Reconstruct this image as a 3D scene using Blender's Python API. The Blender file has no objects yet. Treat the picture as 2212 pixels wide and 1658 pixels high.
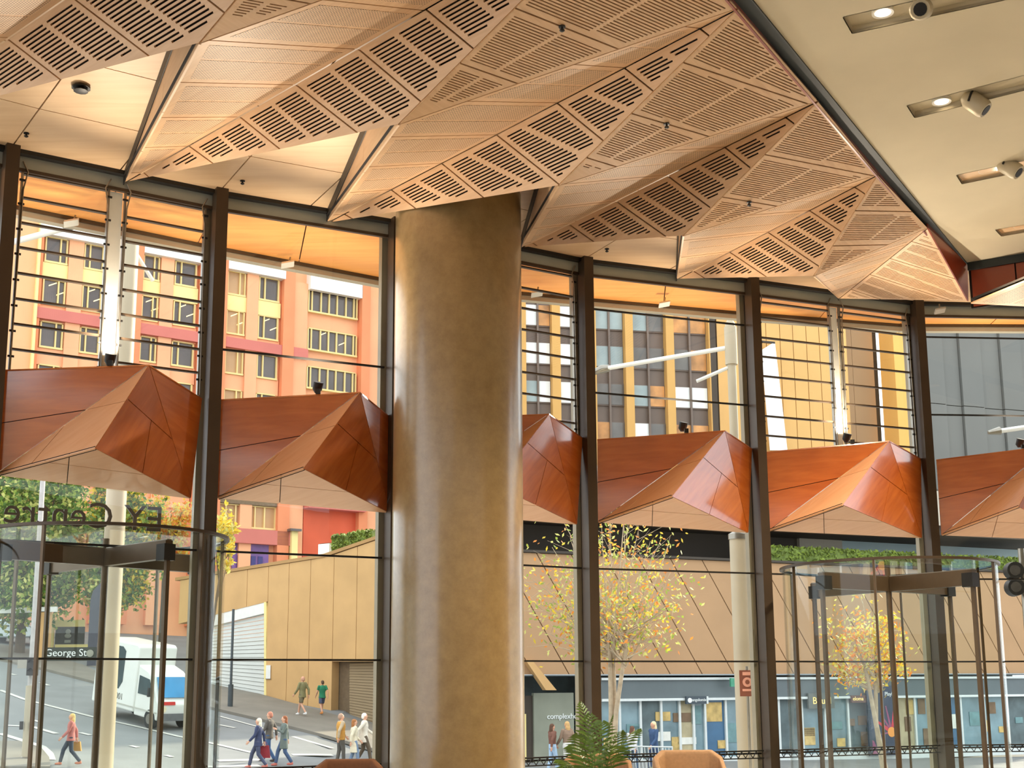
import bpy, bmesh, math, random
from mathutils import Vector, Matrix, geometry
random.seed(7)
V = Vector
sc = bpy.context.scene
COL = sc.collection

# ---------------------------------------------------------------- camera, world, sun, exposure
IMW, IMH = 2212.0, 1658.0
F, PITCH, ROLL, OCX, OCY, EYE = 2750.0, math.radians(10.5), math.radians(0.35), 1106.0, 970.0, 1.6
_fw = V((0, math.cos(PITCH), math.sin(PITCH)))
_up0 = V((0, -math.sin(PITCH), math.cos(PITCH)))
_rt0 = V((1, 0, 0))
_c, _s = math.cos(ROLL), math.sin(ROLL)
RT = _rt0 * _c - _up0 * _s
UP = _up0 * _c + _rt0 * _s
CAM = V((0, 0, EYE))
cd = bpy.data.cameras.new('camera')
cam = bpy.data.objects.new('camera', cd)
COL.objects.link(cam)
cd.sensor_width = 36.0
cd.lens = F / IMW * 36.0
cd.shift_y = (OCY - IMH / 2) / IMW
cd.clip_start, cd.clip_end = 0.05, 600
m3 = Matrix((RT, UP, -_fw)).transposed()
cam.matrix_world = Matrix.Translation(CAM) @ m3.to_4x4()
sc.camera = cam

wd = bpy.data.worlds.new('world'); sc.world = wd; wd.use_nodes = True
bg = wd.node_tree.nodes['Background']
bg.inputs[0].default_value = (0.94, 0.96, 1.0, 1)
bg.inputs[1].default_value = 1.7
sd = bpy.data.lights.new('sun', 'SUN'); sd.energy = 5.5; sd.angle = math.radians(3); sd.color = (1.0, 0.86, 0.66)
sun = bpy.data.objects.new('sun', sd); COL.objects.link(sun)
_sdir = V((-0.60, -0.70, -0.44)).normalized()
sun.rotation_euler = _sdir.to_track_quat('-Z', 'Y').to_euler()
sc.view_settings.view_transform = 'Standard'
sc.view_settings.look = 'None'
sc.view_settings.gamma = 1.0
sc.view_settings.exposure = 0.5
sc.view_settings.use_curve_mapping = False
sc.cycles.transparent_max_bounces = 40

# ---------------------------------------------------------------- pixel helpers (direction only; distance from the surface touched)
def ray(px, py):
    return RT * ((px - OCX) / F) + UP * ((OCY - py) / F) + _fw
def atz(px, py, z):
    d = ray(px, py); return CAM + d * ((z - EYE) / d.z)
def aty(px, py, y):
    d = ray(px, py); return CAM + d * (y / d.y)
def atpl(px, py, p, n):
    d = ray(px, py); return CAM + d * ((V(p) - CAM).dot(n) / d.dot(n))
def gz(x, y):
    t = min(max((-2 - x) / 6, 0), 1)
    g = -.1 * (x + 8.3) if x < -8.3 else -.02 * (x + 8.3)
    return -1.18 + .1 * t * (max(y, 38) - 45) + g
def ghit(px, py, dz=0.0):
    d = ray(px, py); y = 20.0
    while y < 170:
        p = CAM + d * (y / d.y)
        if p.z < gz(p.x, p.y) + dz: return p
        y += .1
    return CAM + d * (170 / d.y)

# ---------------------------------------------------------------- materials
def srgb(r, g, b):
    f = lambda c: (c / 255 / 12.92) if c <= 10 else ((c / 255 + .055) / 1.055) ** 2.4
    return (f(r), f(g), f(b), 1)
MATS = {}
def nt(name):
    m = bpy.data.materials.new(name); m.use_nodes = True
    MATS[name] = m
    return m, m.node_tree.nodes, m.node_tree.links, m.node_tree.nodes['Principled BSDF']
def mat(name, c, rough=.5, metal=0, vary=.12, scale=6, coat=0, bump=0, bscale=40, emit=None, spec=.5):
    if name in MATS: return MATS[name]
    m, N, L, P = nt(name)
    P.inputs['Roughness'].default_value = rough; P.inputs['Metallic'].default_value = metal
    P.inputs['Coat Weight'].default_value = coat; P.inputs['Specular IOR Level'].default_value = spec
    tc = N.new('ShaderNodeTexCoord')
    if vary > 0:
        no = N.new('ShaderNodeTexNoise'); no.inputs['Scale'].default_value = scale; no.inputs['Detail'].default_value = 5
        L.new(tc.outputs['Object'], no.inputs['Vector'])
        r = N.new('ShaderNodeValToRGB')
        r.color_ramp.elements[0].color = tuple(max(0, v * (1 - vary)) for v in c[:3]) + (1,)
        r.color_ramp.elements[1].color = tuple(min(1, v * (1 + vary)) for v in c[:3]) + (1,)
        r.color_ramp.elements[0].position = .3; r.color_ramp.elements[1].position = .7
        L.new(no.outputs['Fac'], r.inputs[0]); L.new(r.outputs[0], P.inputs['Base Color'])
    else:
        P.inputs['Base Color'].default_value = c
    if bump:
        nb = N.new('ShaderNodeTexNoise'); nb.inputs['Scale'].default_value = bscale
        L.new(tc.outputs['Object'], nb.inputs['Vector'])
        b = N.new('ShaderNodeBump'); b.inputs['Strength'].default_value = bump; b.inputs['Distance'].default_value = .02
        L.new(nb.outputs['Fac'], b.inputs['Height']); L.new(b.outputs[0], P.inputs['Normal'])
    if emit:
        P.inputs['Emission Color'].default_value = emit[0]; P.inputs['Emission Strength'].default_value = emit[1]
    return m
def wood(name, ca, cb, rough=.4, coat=.2, uv=True, sx=1.2, sy=14.0, dots=False):
    m, N, L, P = nt(name)
    tc = N.new('ShaderNodeTexCoord'); mp = N.new('ShaderNodeMapping')
    mp.inputs['Scale'].default_value = (sx, sy, sx)
    L.new(tc.outputs['UV' if uv else 'Object'], mp.inputs['Vector'])
    n1 = N.new('ShaderNodeTexNoise'); n1.inputs['Scale'].default_value = 1.6; n1.inputs['Detail'].default_value = 7; n1.inputs['Distortion'].default_value = .6
    L.new(mp.outputs[0], n1.inputs['Vector'])
    n2 = N.new('ShaderNodeTexNoise'); n2.inputs['Scale'].default_value = .7; n2.inputs['Detail'].default_value = 2
    L.new(tc.outputs['UV' if uv else 'Object'], n2.inputs['Vector'])
    ad = N.new('ShaderNodeMath'); ad.operation = 'MULTIPLY_ADD'; ad.inputs[1].default_value = .6
    L.new(n1.outputs['Fac'], ad.inputs[0])
    ml = N.new('ShaderNodeMath'); ml.operation = 'MULTIPLY'; ml.inputs[1].default_value = .4
    L.new(n2.outputs['Fac'], ml.inputs[0]); L.new(ml.outputs[0], ad.inputs[2])
    r = N.new('ShaderNodeValToRGB'); r.color_ramp.elements[0].position = .3; r.color_ramp.elements[1].position = .7
    r.color_ramp.elements[0].color = ca; r.color_ramp.elements[1].color = cb
    L.new(ad.outputs[0], r.inputs[0]); out = r.outputs[0]
    if dots:
        vo = N.new('ShaderNodeTexVoronoi'); vo.inputs['Randomness'].default_value = 0; vo.inputs['Scale'].default_value = 32
        L.new(tc.outputs['UV'], vo.inputs['Vector'])
        lt = N.new('ShaderNodeMath'); lt.operation = 'LESS_THAN'; lt.inputs[1].default_value = .3
        L.new(vo.outputs['Distance'], lt.inputs[0])
        mx = N.new('ShaderNodeMix'); mx.data_type = 'RGBA'
        L.new(lt.outputs[0], mx.inputs[0]); L.new(out, mx.inputs[6]); mx.inputs[7].default_value = (.05, .025, .012, 1)
        out = mx.outputs[2]
    L.new(out, P.inputs['Base Color'])
    P.inputs['Roughness'].default_value = rough; P.inputs['Coat Weight'].default_value = coat; P.inputs['Coat Roughness'].default_value = .1; P.inputs['Coat IOR'].default_value = 1.85 if coat == 1.0 else 1.5
    return m
def glass(name, tint=(.95, .97, .96, 1), rough=0.0, ior=1.45, gain=1.0):
    m, N, L, P = nt(name); N.remove(P)
    t = N.new('ShaderNodeBsdfTransparent'); t.inputs[0].default_value = tint
    g = N.new('ShaderNodeBsdfGlossy'); g.inputs['Roughness'].default_value = rough; g.inputs[0].default_value = (.9, .93, .95, 1)
    fr = N.new('ShaderNodeFresnel'); fr.inputs[0].default_value = ior
    mu = N.new('ShaderNodeMath'); mu.operation = 'MULTIPLY'; mu.inputs[1].default_value = gain; mu.use_clamp = True
    L.new(fr.outputs[0], mu.inputs[0])
    ge = N.new('ShaderNodeNewGeometry'); om = N.new('ShaderNodeMath'); om.operation = 'SUBTRACT'; om.inputs[0].default_value = gain
    mb_ = N.new('ShaderNodeMath'); mb_.operation = 'MULTIPLY'; mb_.inputs[1].default_value = gain
    L.new(ge.outputs['Backfacing'], mb_.inputs[0]); L.new(mb_.outputs[0], om.inputs[1]); L.new(om.outputs[0], mu.inputs[1])
    mx = N.new('ShaderNodeMixShader'); L.new(mu.outputs[0], mx.inputs[0]); L.new(t.outputs[0], mx.inputs[1]); L.new(g.outputs[0], mx.inputs[2])
    L.new(mx.outputs[0], N['Material Output'].inputs['Surface'])
    return m
VEN = wood('veneer', srgb(202, 160, 118), srgb(224, 188, 148), .42, .15)
VDOT = wood('veneer_perforated', srgb(206, 168, 130), srgb(228, 196, 158), .45, .05, dots=True)
SOF = wood('soffit_wood', srgb(214, 176, 134), srgb(234, 202, 162), .5, .1, sx=.5, sy=5)
SOFX = wood('soffit_outside', srgb(236, 148, 74), srgb(250, 178, 100), .5, .05, sx=.5, sy=5)  # orange glow of bounced daylight is put into this wood colour
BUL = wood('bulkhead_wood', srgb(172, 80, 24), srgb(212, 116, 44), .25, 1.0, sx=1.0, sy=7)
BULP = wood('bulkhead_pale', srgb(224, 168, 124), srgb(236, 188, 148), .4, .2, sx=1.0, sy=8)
RED = wood('red_wood', srgb(120, 40, 14), srgb(150, 56, 22), .3, .4, sx=1.0, sy=7)
BLACK = mat('dark_metal', srgb(30, 28, 26), .5, .15, 0)
DBACK = mat('dark_void', srgb(26, 18, 12), .9, 0, 0)
MULL = mat('bronze_mullion', srgb(74, 60, 46), .42, .3, .08, 3)
MULS = mat('mullion_side', srgb(150, 140, 120), .5, .2, .06, 3)
HEADM = mat('head_metal', srgb(176, 184, 178), .5, .1, .05, 3)
TEAL = mat('teal_trim', srgb(44, 52, 54), .5, .2, 0)
CREAM = mat('cream_plaster', srgb(202, 191, 164), .8, 0, .04, 1.5)
GLS = glass('glass_facade', (.96, .985, .975, 1))
GLD = glass('glass_door', (.965, .98, .97, 1), 0, 1.4, .65)
STEEL = mat('brushed_steel', srgb(150, 144, 134), .3, .8, .08, 10)
WHITE = mat('white_paint', srgb(232, 230, 224), .5, 0, .04, 4)

# ---------------------------------------------------------------- mesh helpers
class MB:
    def __init__(s): s.v = []; s.f = []; s.uv = None; s.mi = []; s.cm = 0
    def add(s, vs, fs):
        o = len(s.v); s.v += [tuple(p) for p in vs]
        s.f += [tuple(i + o for i in f) for f in fs]; s.mi += [s.cm] * len(fs); return s
    def axes(s, o, a, b, c):
        o, a, b, c = V(o), V(a), V(b), V(c)
        if a.cross(b).dot(c) < 0: a, b = b, a
        p = [o, o + a, o + a + b, o + b, o + c, o + a + c, o + a + b + c, o + b + c]
        return s.add(p, [(3, 2, 1, 0), (4, 5, 6, 7), (0, 1, 5, 4), (1, 2, 6, 5), (2, 3, 7, 6), (3, 0, 4, 7)])
    def box(s, c, sz, rz=0):
        c = V(c); ca, sa = math.cos(rz), math.sin(rz)
        a, b, d = V((ca, sa, 0)) * sz[0], V((-sa, ca, 0)) * sz[1], V((0, 0, sz[2]))
        return s.axes(c - a / 2 - b / 2 - d / 2, a, b, d)
    def prism(s, pts, vec):
        n = len(pts); vec = V(vec); q = [V(p) + vec for p in pts]
        return s.add(list(pts) + q, [tuple(range(n))[::-1], tuple(range(n, 2 * n))] + [(i, (i + 1) % n, n + (i + 1) % n, n + i) for i in range(n)])
    def tube(s, path, rad, n=10, cap=True, sq=1.0):
        path = [V(p) for p in path]
        if not hasattr(rad, '__len__'): rad = [rad] * len(path)
        rings = []; ref = None
        for i, p in enumerate(path):
            t = (path[min(i + 1, len(path) - 1)] - path[max(i - 1, 0)])
            t = t.normalized() if t.length > 1e-9 else V((0, 0, 1))
            if ref is None:
                ref = V((1, 0, 0)) if abs(t.x) < .9 else V((0, 1, 0))
            u = (ref - t * ref.dot(t)); u = u.normalized() if u.length > 1e-6 else t.orthogonal().normalized()
            ref = u; w = t.cross(u)
            r = rad[i]; rx, ry = (r if hasattr(r, '__len__') else (r, r * sq))
            rings.append([p + u * (math.cos(2 * math.pi * k / n) * rx) + w * (math.sin(2 * math.pi * k / n) * ry) for k in range(n)])
        vs = [q for r in rings for q in r]; fs = []
        for i in range(len(rings) - 1):
            for k in range(n):
                fs.append((i * n + k, i * n + (k + 1) % n, (i + 1) * n + (k + 1) % n, (i + 1) * n + k))
        if cap: fs += [tuple(range(n))[::-1], tuple(range((len(rings) - 1) * n, len(rings) * n))]
        return s.add(vs, fs)
    def lathe(s, prof, c=(0, 0, 0), n=24, a0=0, a1=2 * math.pi):
        c = V(c); full = abs(a1 - a0 - 2 * math.pi) < 1e-6; m = n if full else n + 1; vs = []
        for r, z in prof:
            for k in range(m):
                a = a0 + (a1 - a0) * k / n; vs.append(c + V((r * math.cos(a), r * math.sin(a), z)))
        fs = [(i * m + k, i * m + (k + 1) % m, (i + 1) * m + (k + 1) % m, (i + 1) * m + k) for i in range(len(prof) - 1) for k in range(n)]
        return s.add(vs, fs)
    def ball(s, c, r, n=12, m=8):
        c = V(c); r = V(r) if hasattr(r, '__len__') else V((r, r, r))
        prof = [(math.sin(math.pi * i / m), -math.cos(math.pi * i / m)) for i in range(m + 1)]
        vs = [c + V((a * math.cos(2 * math.pi * k / n) * r.x, a * math.sin(2 * math.pi * k / n) * r.y, b * r.z)) for a, b in prof for k in range(n)]
        fs = [(i * n + k, i * n + (k + 1) % n, (i + 1) * n + (k + 1) % n, (i + 1) * n + k) for i in range(m) for k in range(n)]
        return s.add(vs, fs)
    def mesh(s, name, mats, smooth=False):
        me = bpy.data.meshes.new(name); me.from_pydata(s.v, [], s.f)
        for m in (mats if isinstance(mats, (list, tuple)) else [mats]): me.materials.append(m)
        if any(s.mi): me.polygons.foreach_set('material_index', s.mi)
        if s.uv:
            l = me.uv_layers.new(name='UVMap')
            for lp in me.loops: l.data[lp.index].uv = s.uv[lp.vertex_index]
        if smooth:
            me.polygons.foreach_set('use_smooth', [True] * len(me.polygons))
        me.update(); return me
    def build(s, name, mats, parent=None, smooth=False):
        if smooth:
            o = bpy.data.objects.new(name, s.mesh(name, mats, True))
            try: o.data.set_sharp_from_angle(angle=math.radians(42))
            except Exception: pass
        else: o = bpy.data.objects.new(name, s.mesh(name, mats))
        COL.objects.link(o); par(o, parent); return o
def par(o, p):
    if p is None: return
    o.parent = p
    o.matrix_parent_inverse = Matrix.Translation(p.location).inverted() if p.type == 'EMPTY' else p.matrix_basis.inverted()
def meobj(name, me, parent=None, mw=None):
    o = bpy.data.objects.new(name, me); COL.objects.link(o)
    if mw is not None: o.matrix_basis = mw
    par(o, parent); return o
def thing(name, label=None, cat=None, loc=(0, 0, 0), group=None, kind=None):
    o = bpy.data.objects.new(name, None); COL.objects.link(o); o.location = loc; o.empty_display_size = .1
    return tag(o, label, cat, group, kind)
def tag(o, label=None, cat=None, group=None, kind=None):
    if label: o['label'] = label
    if cat: o['category'] = cat
    if group: o['group'] = group
    if kind: o['kind'] = kind
    return o
# --- planar polygon helpers (2D)
class Plane:
    def __init__(s, a, b, c, face=None):
        s.o = V(a); s.u = (V(b) - s.o).normalized(); n = s.u.cross(V(c) - s.o).normalized()
        if face is None: face = CAM
        if n.dot(V(face) - s.o) < 0: n = -n
        s.n = n; s.v = n.cross(s.u)
    def to2(s, p): d = V(p) - s.o; return V((d.dot(s.u), d.dot(s.v)))
    def to3(s, q, h=0): return s.o + s.u * q[0] + s.v * q[1] + s.n * h
    def px(s, x, y): return s.to2(atpl(x, y, s.o, s.n))
def area2(p): return sum(p[i][0] * p[(i + 1) % len(p)][1] - p[(i + 1) % len(p)][0] * p[i][1] for i in range(len(p))) / 2
def ccw(p): return p if area2(p) > 0 else p[::-1]
def clip(p, a, n):
    out = []
    for i in range(len(p)):
        q, r = p[i], p[(i + 1) % len(p)]; dq, dr = (q - a).dot(n), (r - a).dot(n)
        if dq >= 0: out.append(q)
        if (dq > 0 and dr < 0) or (dq < 0 and dr > 0): out.append(q + (r - q) * (dq / (dq - dr)))
    return out
def split(polys, a, b):
    a, b = V(a), V(b); d = (b - a).normalized(); n = V((-d.y, d.x)); res = []
    for p in polys:
        for sg in (1, -1):
            q = clip(p, a, n * sg)
            if len(q) > 2 and abs(area2(q)) > 1e-3: res.append(ccw(q))
    return res
def inset(p, d):
    p = ccw(p); q = list(p)
    for i in range(len(p)):
        a, b = p[i], p[(i + 1) % len(p)]
        if (b - a).length < 1e-5: continue
        e = (b - a).normalized(); n = V((-e.y, e.x)); q = clip(q, a + n * d, n)
        if len(q) < 3: return []
    return q
def cen(p): return sum(p, V((0, 0))) / len(p)
def sheet(pl, poly, holes, thick, h0=0.0):
    """flat board of the plane pl with the given holes, thick behind its face"""
    vs = [V(q) for q in poly]; es = [(i, (i + 1) % len(poly)) for i in range(len(poly))]; fc = [list(range(len(poly)))]
    for hl in holes:
        o = len(vs); vs += [V(q) for q in hl]; es += [(o + i, o + (i + 1) % len(hl)) for i in range(len(hl))]; fc.append([o + i for i in range(len(hl))])
    mb = MB(); uv = []
    if holes:
        P = vs; loops = [[q.to_3d() for q in poly]] + [[q.to_3d() for q in hl] for hl in holes]
        T = geometry.tessellate_polygon(loops)
    else:
        P, T = vs, [tuple(range(len(vs)))]
    fs = []
    for t in T:
        t = tuple(t)
        if area2([P[i] for i in t]) < 0: t = t[::-1]
        fs.append(t)
    k = len(P)
    mb.v = [tuple(pl.to3(q, h0)) for q in P] + [tuple(pl.to3(q, h0 - thick)) for q in P]
    uv = [tuple(q) for q in P] * 2
    cnt = {}
    for f in fs:
        for i in range(len(f)):
            e = (f[i], f[(i + 1) % len(f)]); cnt[e] = cnt.get(e, 0) + 1
    for e in list(cnt):
        if (e[1], e[0]) not in cnt: fs.append((e[1], e[0], e[0] + k, e[1] + k))
    mb.f = fs; mb.mi = [0] * len(fs); mb.uv = uv
    return mb
def text(name, s, mt, size, origin, xdir, zdir, parent=None, ext=.01, align='LEFT'):
    cu = bpy.data.curves.new(name, 'FONT'); cu.body = s; cu.size = size; cu.extrude = ext; cu.align_x = align; cu.resolution_u = 3
    t = bpy.data.objects.new(name, cu); COL.objects.link(t)
    bpy.context.view_layer.update()
    me = bpy.data.meshes.new_from_object(t.evaluated_get(bpy.context.evaluated_depsgraph_get()))
    bpy.data.objects.remove(t)
    x, z = V(xdir).normalized(), V(zdir).normalized(); y = z; n = x.cross(y)
    me.transform(Matrix((x, y, n)).transposed().to_4x4()); me.transform(Matrix.Translation(V(origin)))
    me.materials.clear(); me.materials.append(mt); me.name = name
    o = bpy.data.objects.new(name, me); COL.objects.link(o); par(o, parent); return o
# ================================================================ lobby structure
HS = 7.7                                   # height of the flat soffit
M = [V((-7.8, 12.3, 0)), V((-5.78, 13.81, 0)), V((-3.68, 15.15, 0)), V((-1.58, 16.2, 0)), V((1.03, 17.82, 0)), V((3.64, 18.82, 0)), V((6.56, 20.04, 0)), V((9.5, 20.3, 0)), V((12.6, 20.2, 0))]
def bayn(i):                               # inward unit normal of bay i
    d = (M[i + 1] - M[i]).normalized(); return V((d.y, -d.x, 0))
fl = MB()
STONE = mat('floor_stone', srgb(150, 141, 128), .25, 0, .08, 1.2)
fl.prism([V((M[0].x - 8, M[0].y - 8, -.2)), V((-16, -10, -.2)), V((26, -10, -.2)), V((26, 20.2, -.2))] + [V((m.x, m.y, -.2)) for m in M[::-1]], (0, 0, .2))
tag(fl.build('floor', STONE), kind='structure')
# concrete roof slab over the lobby (keeps the sun out)
rf = MB()
rf.prism([V((M[0].x - 8, M[0].y - 8, HS + .9)), V((-16, -4, HS + .9)), V((26, -4, HS + .9)), V((26, 20.2, HS + .9))] + [V((m.x, m.y, HS + .9)) for m in M[::-1]], (0, 0, .4))
bw = MB(); bw.axes((-16, -10.3, 0), (42, 0, 0), (0, .3, 0), (0, 0, 8.6)); tag(bw.build('wall_back', mat('back_plaster', srgb(140, 130, 114), .8)), kind='structure')
bw = MB(); bw.axes((26, -10, 0), (.3, 0, 0), (0, 30.2, 0), (0, 0, 8.6)); tag(bw.build('wall_side', MATS['back_plaster']), kind='structure')
tag(rf.build('roof', mat('roof_concrete', srgb(150, 146, 138), .8)), kind='structure')

# --- flat wooden soffit inside, made of boards in each notch
def soffit_plane(z): return Plane((0, 0, z), (1, 0, z), (0, 1, z))
TIP = {'Z': V((-6.9, 13.0, 7.6))}
for k, p in {'A': (268, 395), 'B': (703, 483), 'C': (1125, 535), 'D': (1462, 603), 'E': (1812, 645)}.items(): TIP[k] = atz(*p, 7.58)
VZ = 6.86
VV = {'Z': V((-4.15, 8.25, VZ))}
for k, p in {'A': (430, 95), 'B': (860, 270), 'C': (1205, 402), 'D': (1475, 510), 'E': (1757, 597)}.items(): VV[k] = atz(*p, VZ)
QQ = {'Z': V((-.2, 7.0, 7.58)), 'Y': V((-1.5, 5.2, 7.58))}
for k, p in {'A': (1370, -240), 'B': (1595, 18), 'C': (1768, 218), 'D': (1897, 377), 'E': (2005, 492)}.items(): QQ[k] = atz(*p, 7.58)
QF = atz(2092, 650, 7.25)
SP = soffit_plane(HS)
inner = [V((m.x, m.y)) for m in M[:8]]
sof = thing('ceiling', kind='structure', loc=(0, 14, HS)); sof['label'] = 'flat pale timber board ceiling beside the glass wall'
poly_all = []
for i in range(7):
    n = bayn(i); a, b = M[i], M[i + 1]
    for r0, r1 in ((-.02, 1.3), (1.3, 2.6), (2.6, 3.9), (3.9, 5.2)):
        k0, k1 = (.0, .5), (.5, 1.)
        for t0, t1 in ((0, .5), (.5, 1)):
            na = (bayn(max(i - 1, 0)) + n).normalized(); nb_ = (n + bayn(i + 1)).normalized()
            w0, w1_ = [lambda r, q=q: (a + na * r).lerp(b + nb_ * r, q) for q in (t0, t1)]
            c = [w0(r0), w1_(r0), w1_(r1), w0(r1)]
            pl2 = inset(ccw([V((p.x, p.y)) for p in c]), .008)
            P2 = Plane((0, 0, HS), (1, 0, HS), (0, 1, HS))
            q = [P2.to2((p.x, p.y, HS)) for p in pl2]
            sheet(P2, ccw(q), [], .03).build('ceiling_board', SOF, sof)
bk = MB(); bk.prism([V((p.x, p.y, HS + .03)) for p in inner] + [V((10.5, 19.9, HS + .03))] + [V((M[i].x + 2.2, M[i].y - 5.2, HS + .03)) for i in range(6, -1, -1)], (0, 0, .04)); bk.build('backing', DBACK, sof)

# --- folded perforated ceiling
fold = thing('ceiling', kind='structure', loc=(0, 12, 7.3)); fold['label'] = 'folded ceiling of triangular slotted timber panels'
def slots(pl, poly, e, pitch, wid, mid, gap=.05, minl=.08, wl=0.0):
    """slot rectangles parallel to e inside poly, interrupted along the line mid=(a,b)"""
    out = []; e = e.normalized(); n = V((-e.y, e.x))
    parts = [poly]
    if mid:
        a, b = V(mid[0]), V(mid[1]); d = (b - a).normalized(); m = V((-d.y, d.x)); parts = []
        for sg in (1, -1):
            q = clip(poly, a + m * sg * gap / 2, m * sg)
            if len(q) > 2: parts.append(q)
    for p in parts:
        if not p: continue
        ts = [q.dot(n) for q in p]; t = min(ts) + pitch * .5
        t = math.ceil(t / pitch) * pitch
        while t < max(ts) - wid * .5:
            xs = []
            for tt in (t - wid / 2, t + wid / 2):
                c = []
                for i in range(len(p)):
                    q, r = p[i], p[(i + 1) % len(p)]; dq, dr = q.dot(n) - tt, r.dot(n) - tt
                    if dq * dr < 0: c.append((q + (r - q) * (dq / (dq - dr))).dot(e))
                if len(c) >= 2: xs.append((min(c), max(c)))
            if len(xs) == 2:
                a, b = max(xs[0][0], xs[1][0]), min(xs[0][1], xs[1][1])
                if b - a > minl:
                    out.append([e * a + n * (t - wid / 2), e * b + n * (t - wid / 2), e * b + n * (t + wid / 2), e * a + n * (t + wid / 2)])
            t += pitch
    return out
def fold_face(a, b, c, cuts, kind, e=None):
    """a-b is the crease; cuts: pairs of pixels or 3D points"""
    pl = Plane(a, b, c)
    tri = ccw([pl.to2(a), pl.to2(b), pl.to2(c)])
    cl = []
    for p, q in cuts:
        cl.append((pl.px(*p) if len(p) == 2 else pl.to2(p), pl.px(*q) if len(q) == 2 else pl.to2(q)))
    polys = [tri]
    for p, q in cl: polys = split(polys, p, q)
    bmb = sheet(pl, inset(tri, .01), [], .03, -.05)
    part = bmb.build('fold_backing', DBACK, fold)
    for p in polys:
        q = inset(p, .009)
        if len(q) < 3: continue
        inn = inset(p, .1 if kind == 'light' else .06)
        hs = []
        if inn and len(inn) > 2 and abs(area2(inn)) > .03:
            if kind == 'dark':
                sd_ = (cl[0][1] - cl[0][0]) if cl else V((0, 1)); cc = cen(p)
                hs = slots(pl, inn, V((1, 0)), .038, .018, (cc, cc + sd_), .045)
            elif kind == 'flat':
                ee = (cl[0][1] - cl[0][0]) if cl else V((1, 0))
                cc = cen(p); other = (pl.to2(a) + pl.to2(b)) / 2 - pl.to2(c)
                hs = slots(pl, inn, ee, .034, .014, (cc, cc + other), .04)
        sheet(pl, q, hs, .022).build('panel', VEN, part)
        if kind == 'light' and inn and abs(area2(inn)) > .02:
            cc = cen(p); dd = (cl[0][1] - cl[0][0]) if cl else V((1, 0)); dn = dd.normalized(); m = V((-dn.y, dn.x))
            for sg in (1, -1):
                z = clip(inn, cc + m * sg * .022, m * sg)
                if len(z) > 2 and abs(area2(z)) > .01:
                    sheet(pl, ccw(z), [], .002, .002).build('perforated_panel', VDOT, part)
    return pl
DK = {
 'Z': [((24, 90), (137, 177)), ((163, 0), (327, 125)), ((330, -95), (484, 27))],
 'A': [((308, 370), (324, 385)), ((405, 313), (463, 355)), ((514, 249), (607, 324)), ((634, 179), (775, 289)), ((767, 100), (906, 217)), ((911, 13), (1016, 100)), ((1080, -80), (1130, -35))],
 'B': [((743, 462), (762, 473)), ((844, 409), (899, 451)), ((953, 352), (1046, 428)), ((1071, 290), (1205, 396)), ((1204, 223), (1302, 303)), ((1349, 147), (1411, 197)), ((1512, 62), (1532, 78))],
 'C': [((1150, 524), (1168, 537)), ((1230, 485), (1292, 529)), ((1331, 435), (1440, 512)), ((1446, 383), (1543, 455)), ((1567, 319), (1626, 367)), ((1699, 255), (1719, 270))],
 'D': [((1501, 587), (1527, 604)), ((1580, 547), (1653, 596)), ((1661, 503), (1763, 571)), ((1749, 455), (1815, 499)), ((1846, 404), (1870, 420))],
}
FT = {
 'A': [((516, -20), (735, 20)), ((640, -170), (950, -95))],
 'B': [((989, 135), (1120, 181)), ((1106, 15), (1338, 107)), ((1230, -110), (1480, -30))],
 'C': [((1269, 341), (1334, 361)), ((1367, 246), (1536, 296)), ((1479, 136), (1747, 225))],
 'D': [((1576, 428), (1683, 446)), ((1663, 336), (1879, 378))],
 'E': [((1798, 531), (1890, 529)), ((1850, 455), (1971, 457))],
}
order = ['Z', 'A', 'B', 'C', 'D', 'E']
# ratio of the light-face seams (edge fraction / crease fraction), taken from the second fold
def frac(p, a, b): return (V(p) - V(a)).dot(V(b) - V(a)) / (V(b) - V(a)).length_squared
plB = Plane(TIP['B'], QQ['B'], VV['B'])
f_c = frac(plB.to3(plB.px(1071, 290)), TIP['B'], QQ['B']); f_e = frac(plB.to3(plB.px(834, 296)), TIP['B'], VV['B'])
RAT = f_e / f_c
for i, k in enumerate(order):
    T_, Q_, V_ = TIP[k], QQ[k], VV[k]
    if k in DK:
        nxt = order[i + 1]
        fold_face(T_, Q_, VV[nxt], DK[k], 'dark')
        plt_ = Plane(T_, Q_, VV[nxt]); lc = []
        for p, q in DK[k]:
            f = frac(plt_.to3(plt_.px(*p)), T_, Q_)
            if f > .02:
                cp = T_.lerp(Q_, f); lc.append((T_.lerp(V_, f * RAT), cp))
        fold_face(T_, Q_, V_, lc, 'light')
    if k in FT:
        prev = order[i - 1]
        fold_face(QQ[prev], Q_, V_, FT[k], 'flat')
fold_face(QQ['Y'], QQ['Z'], VV['Z'], [], 'flat')
# last fold by the corner
T_, Q_, V_ = TIP['E'], QQ['E'], VV['E']
fold_face(T_, Q_, V_, [(T_.lerp(V_, .35), T_.lerp(Q_, .25)), (T_.lerp(V_, .75), T_.lerp(Q_, .55)), (V_.lerp(Q_, .2), T_.lerp(Q_, .8))], 'light')
fold_face(T_, Q_, QF, [((1842, 626), (1907, 648)), ((1883, 594), (2050, 648)), ((1926, 559), (2066, 603)), ((1975, 523), (2030, 539))], 'flat')
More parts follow.
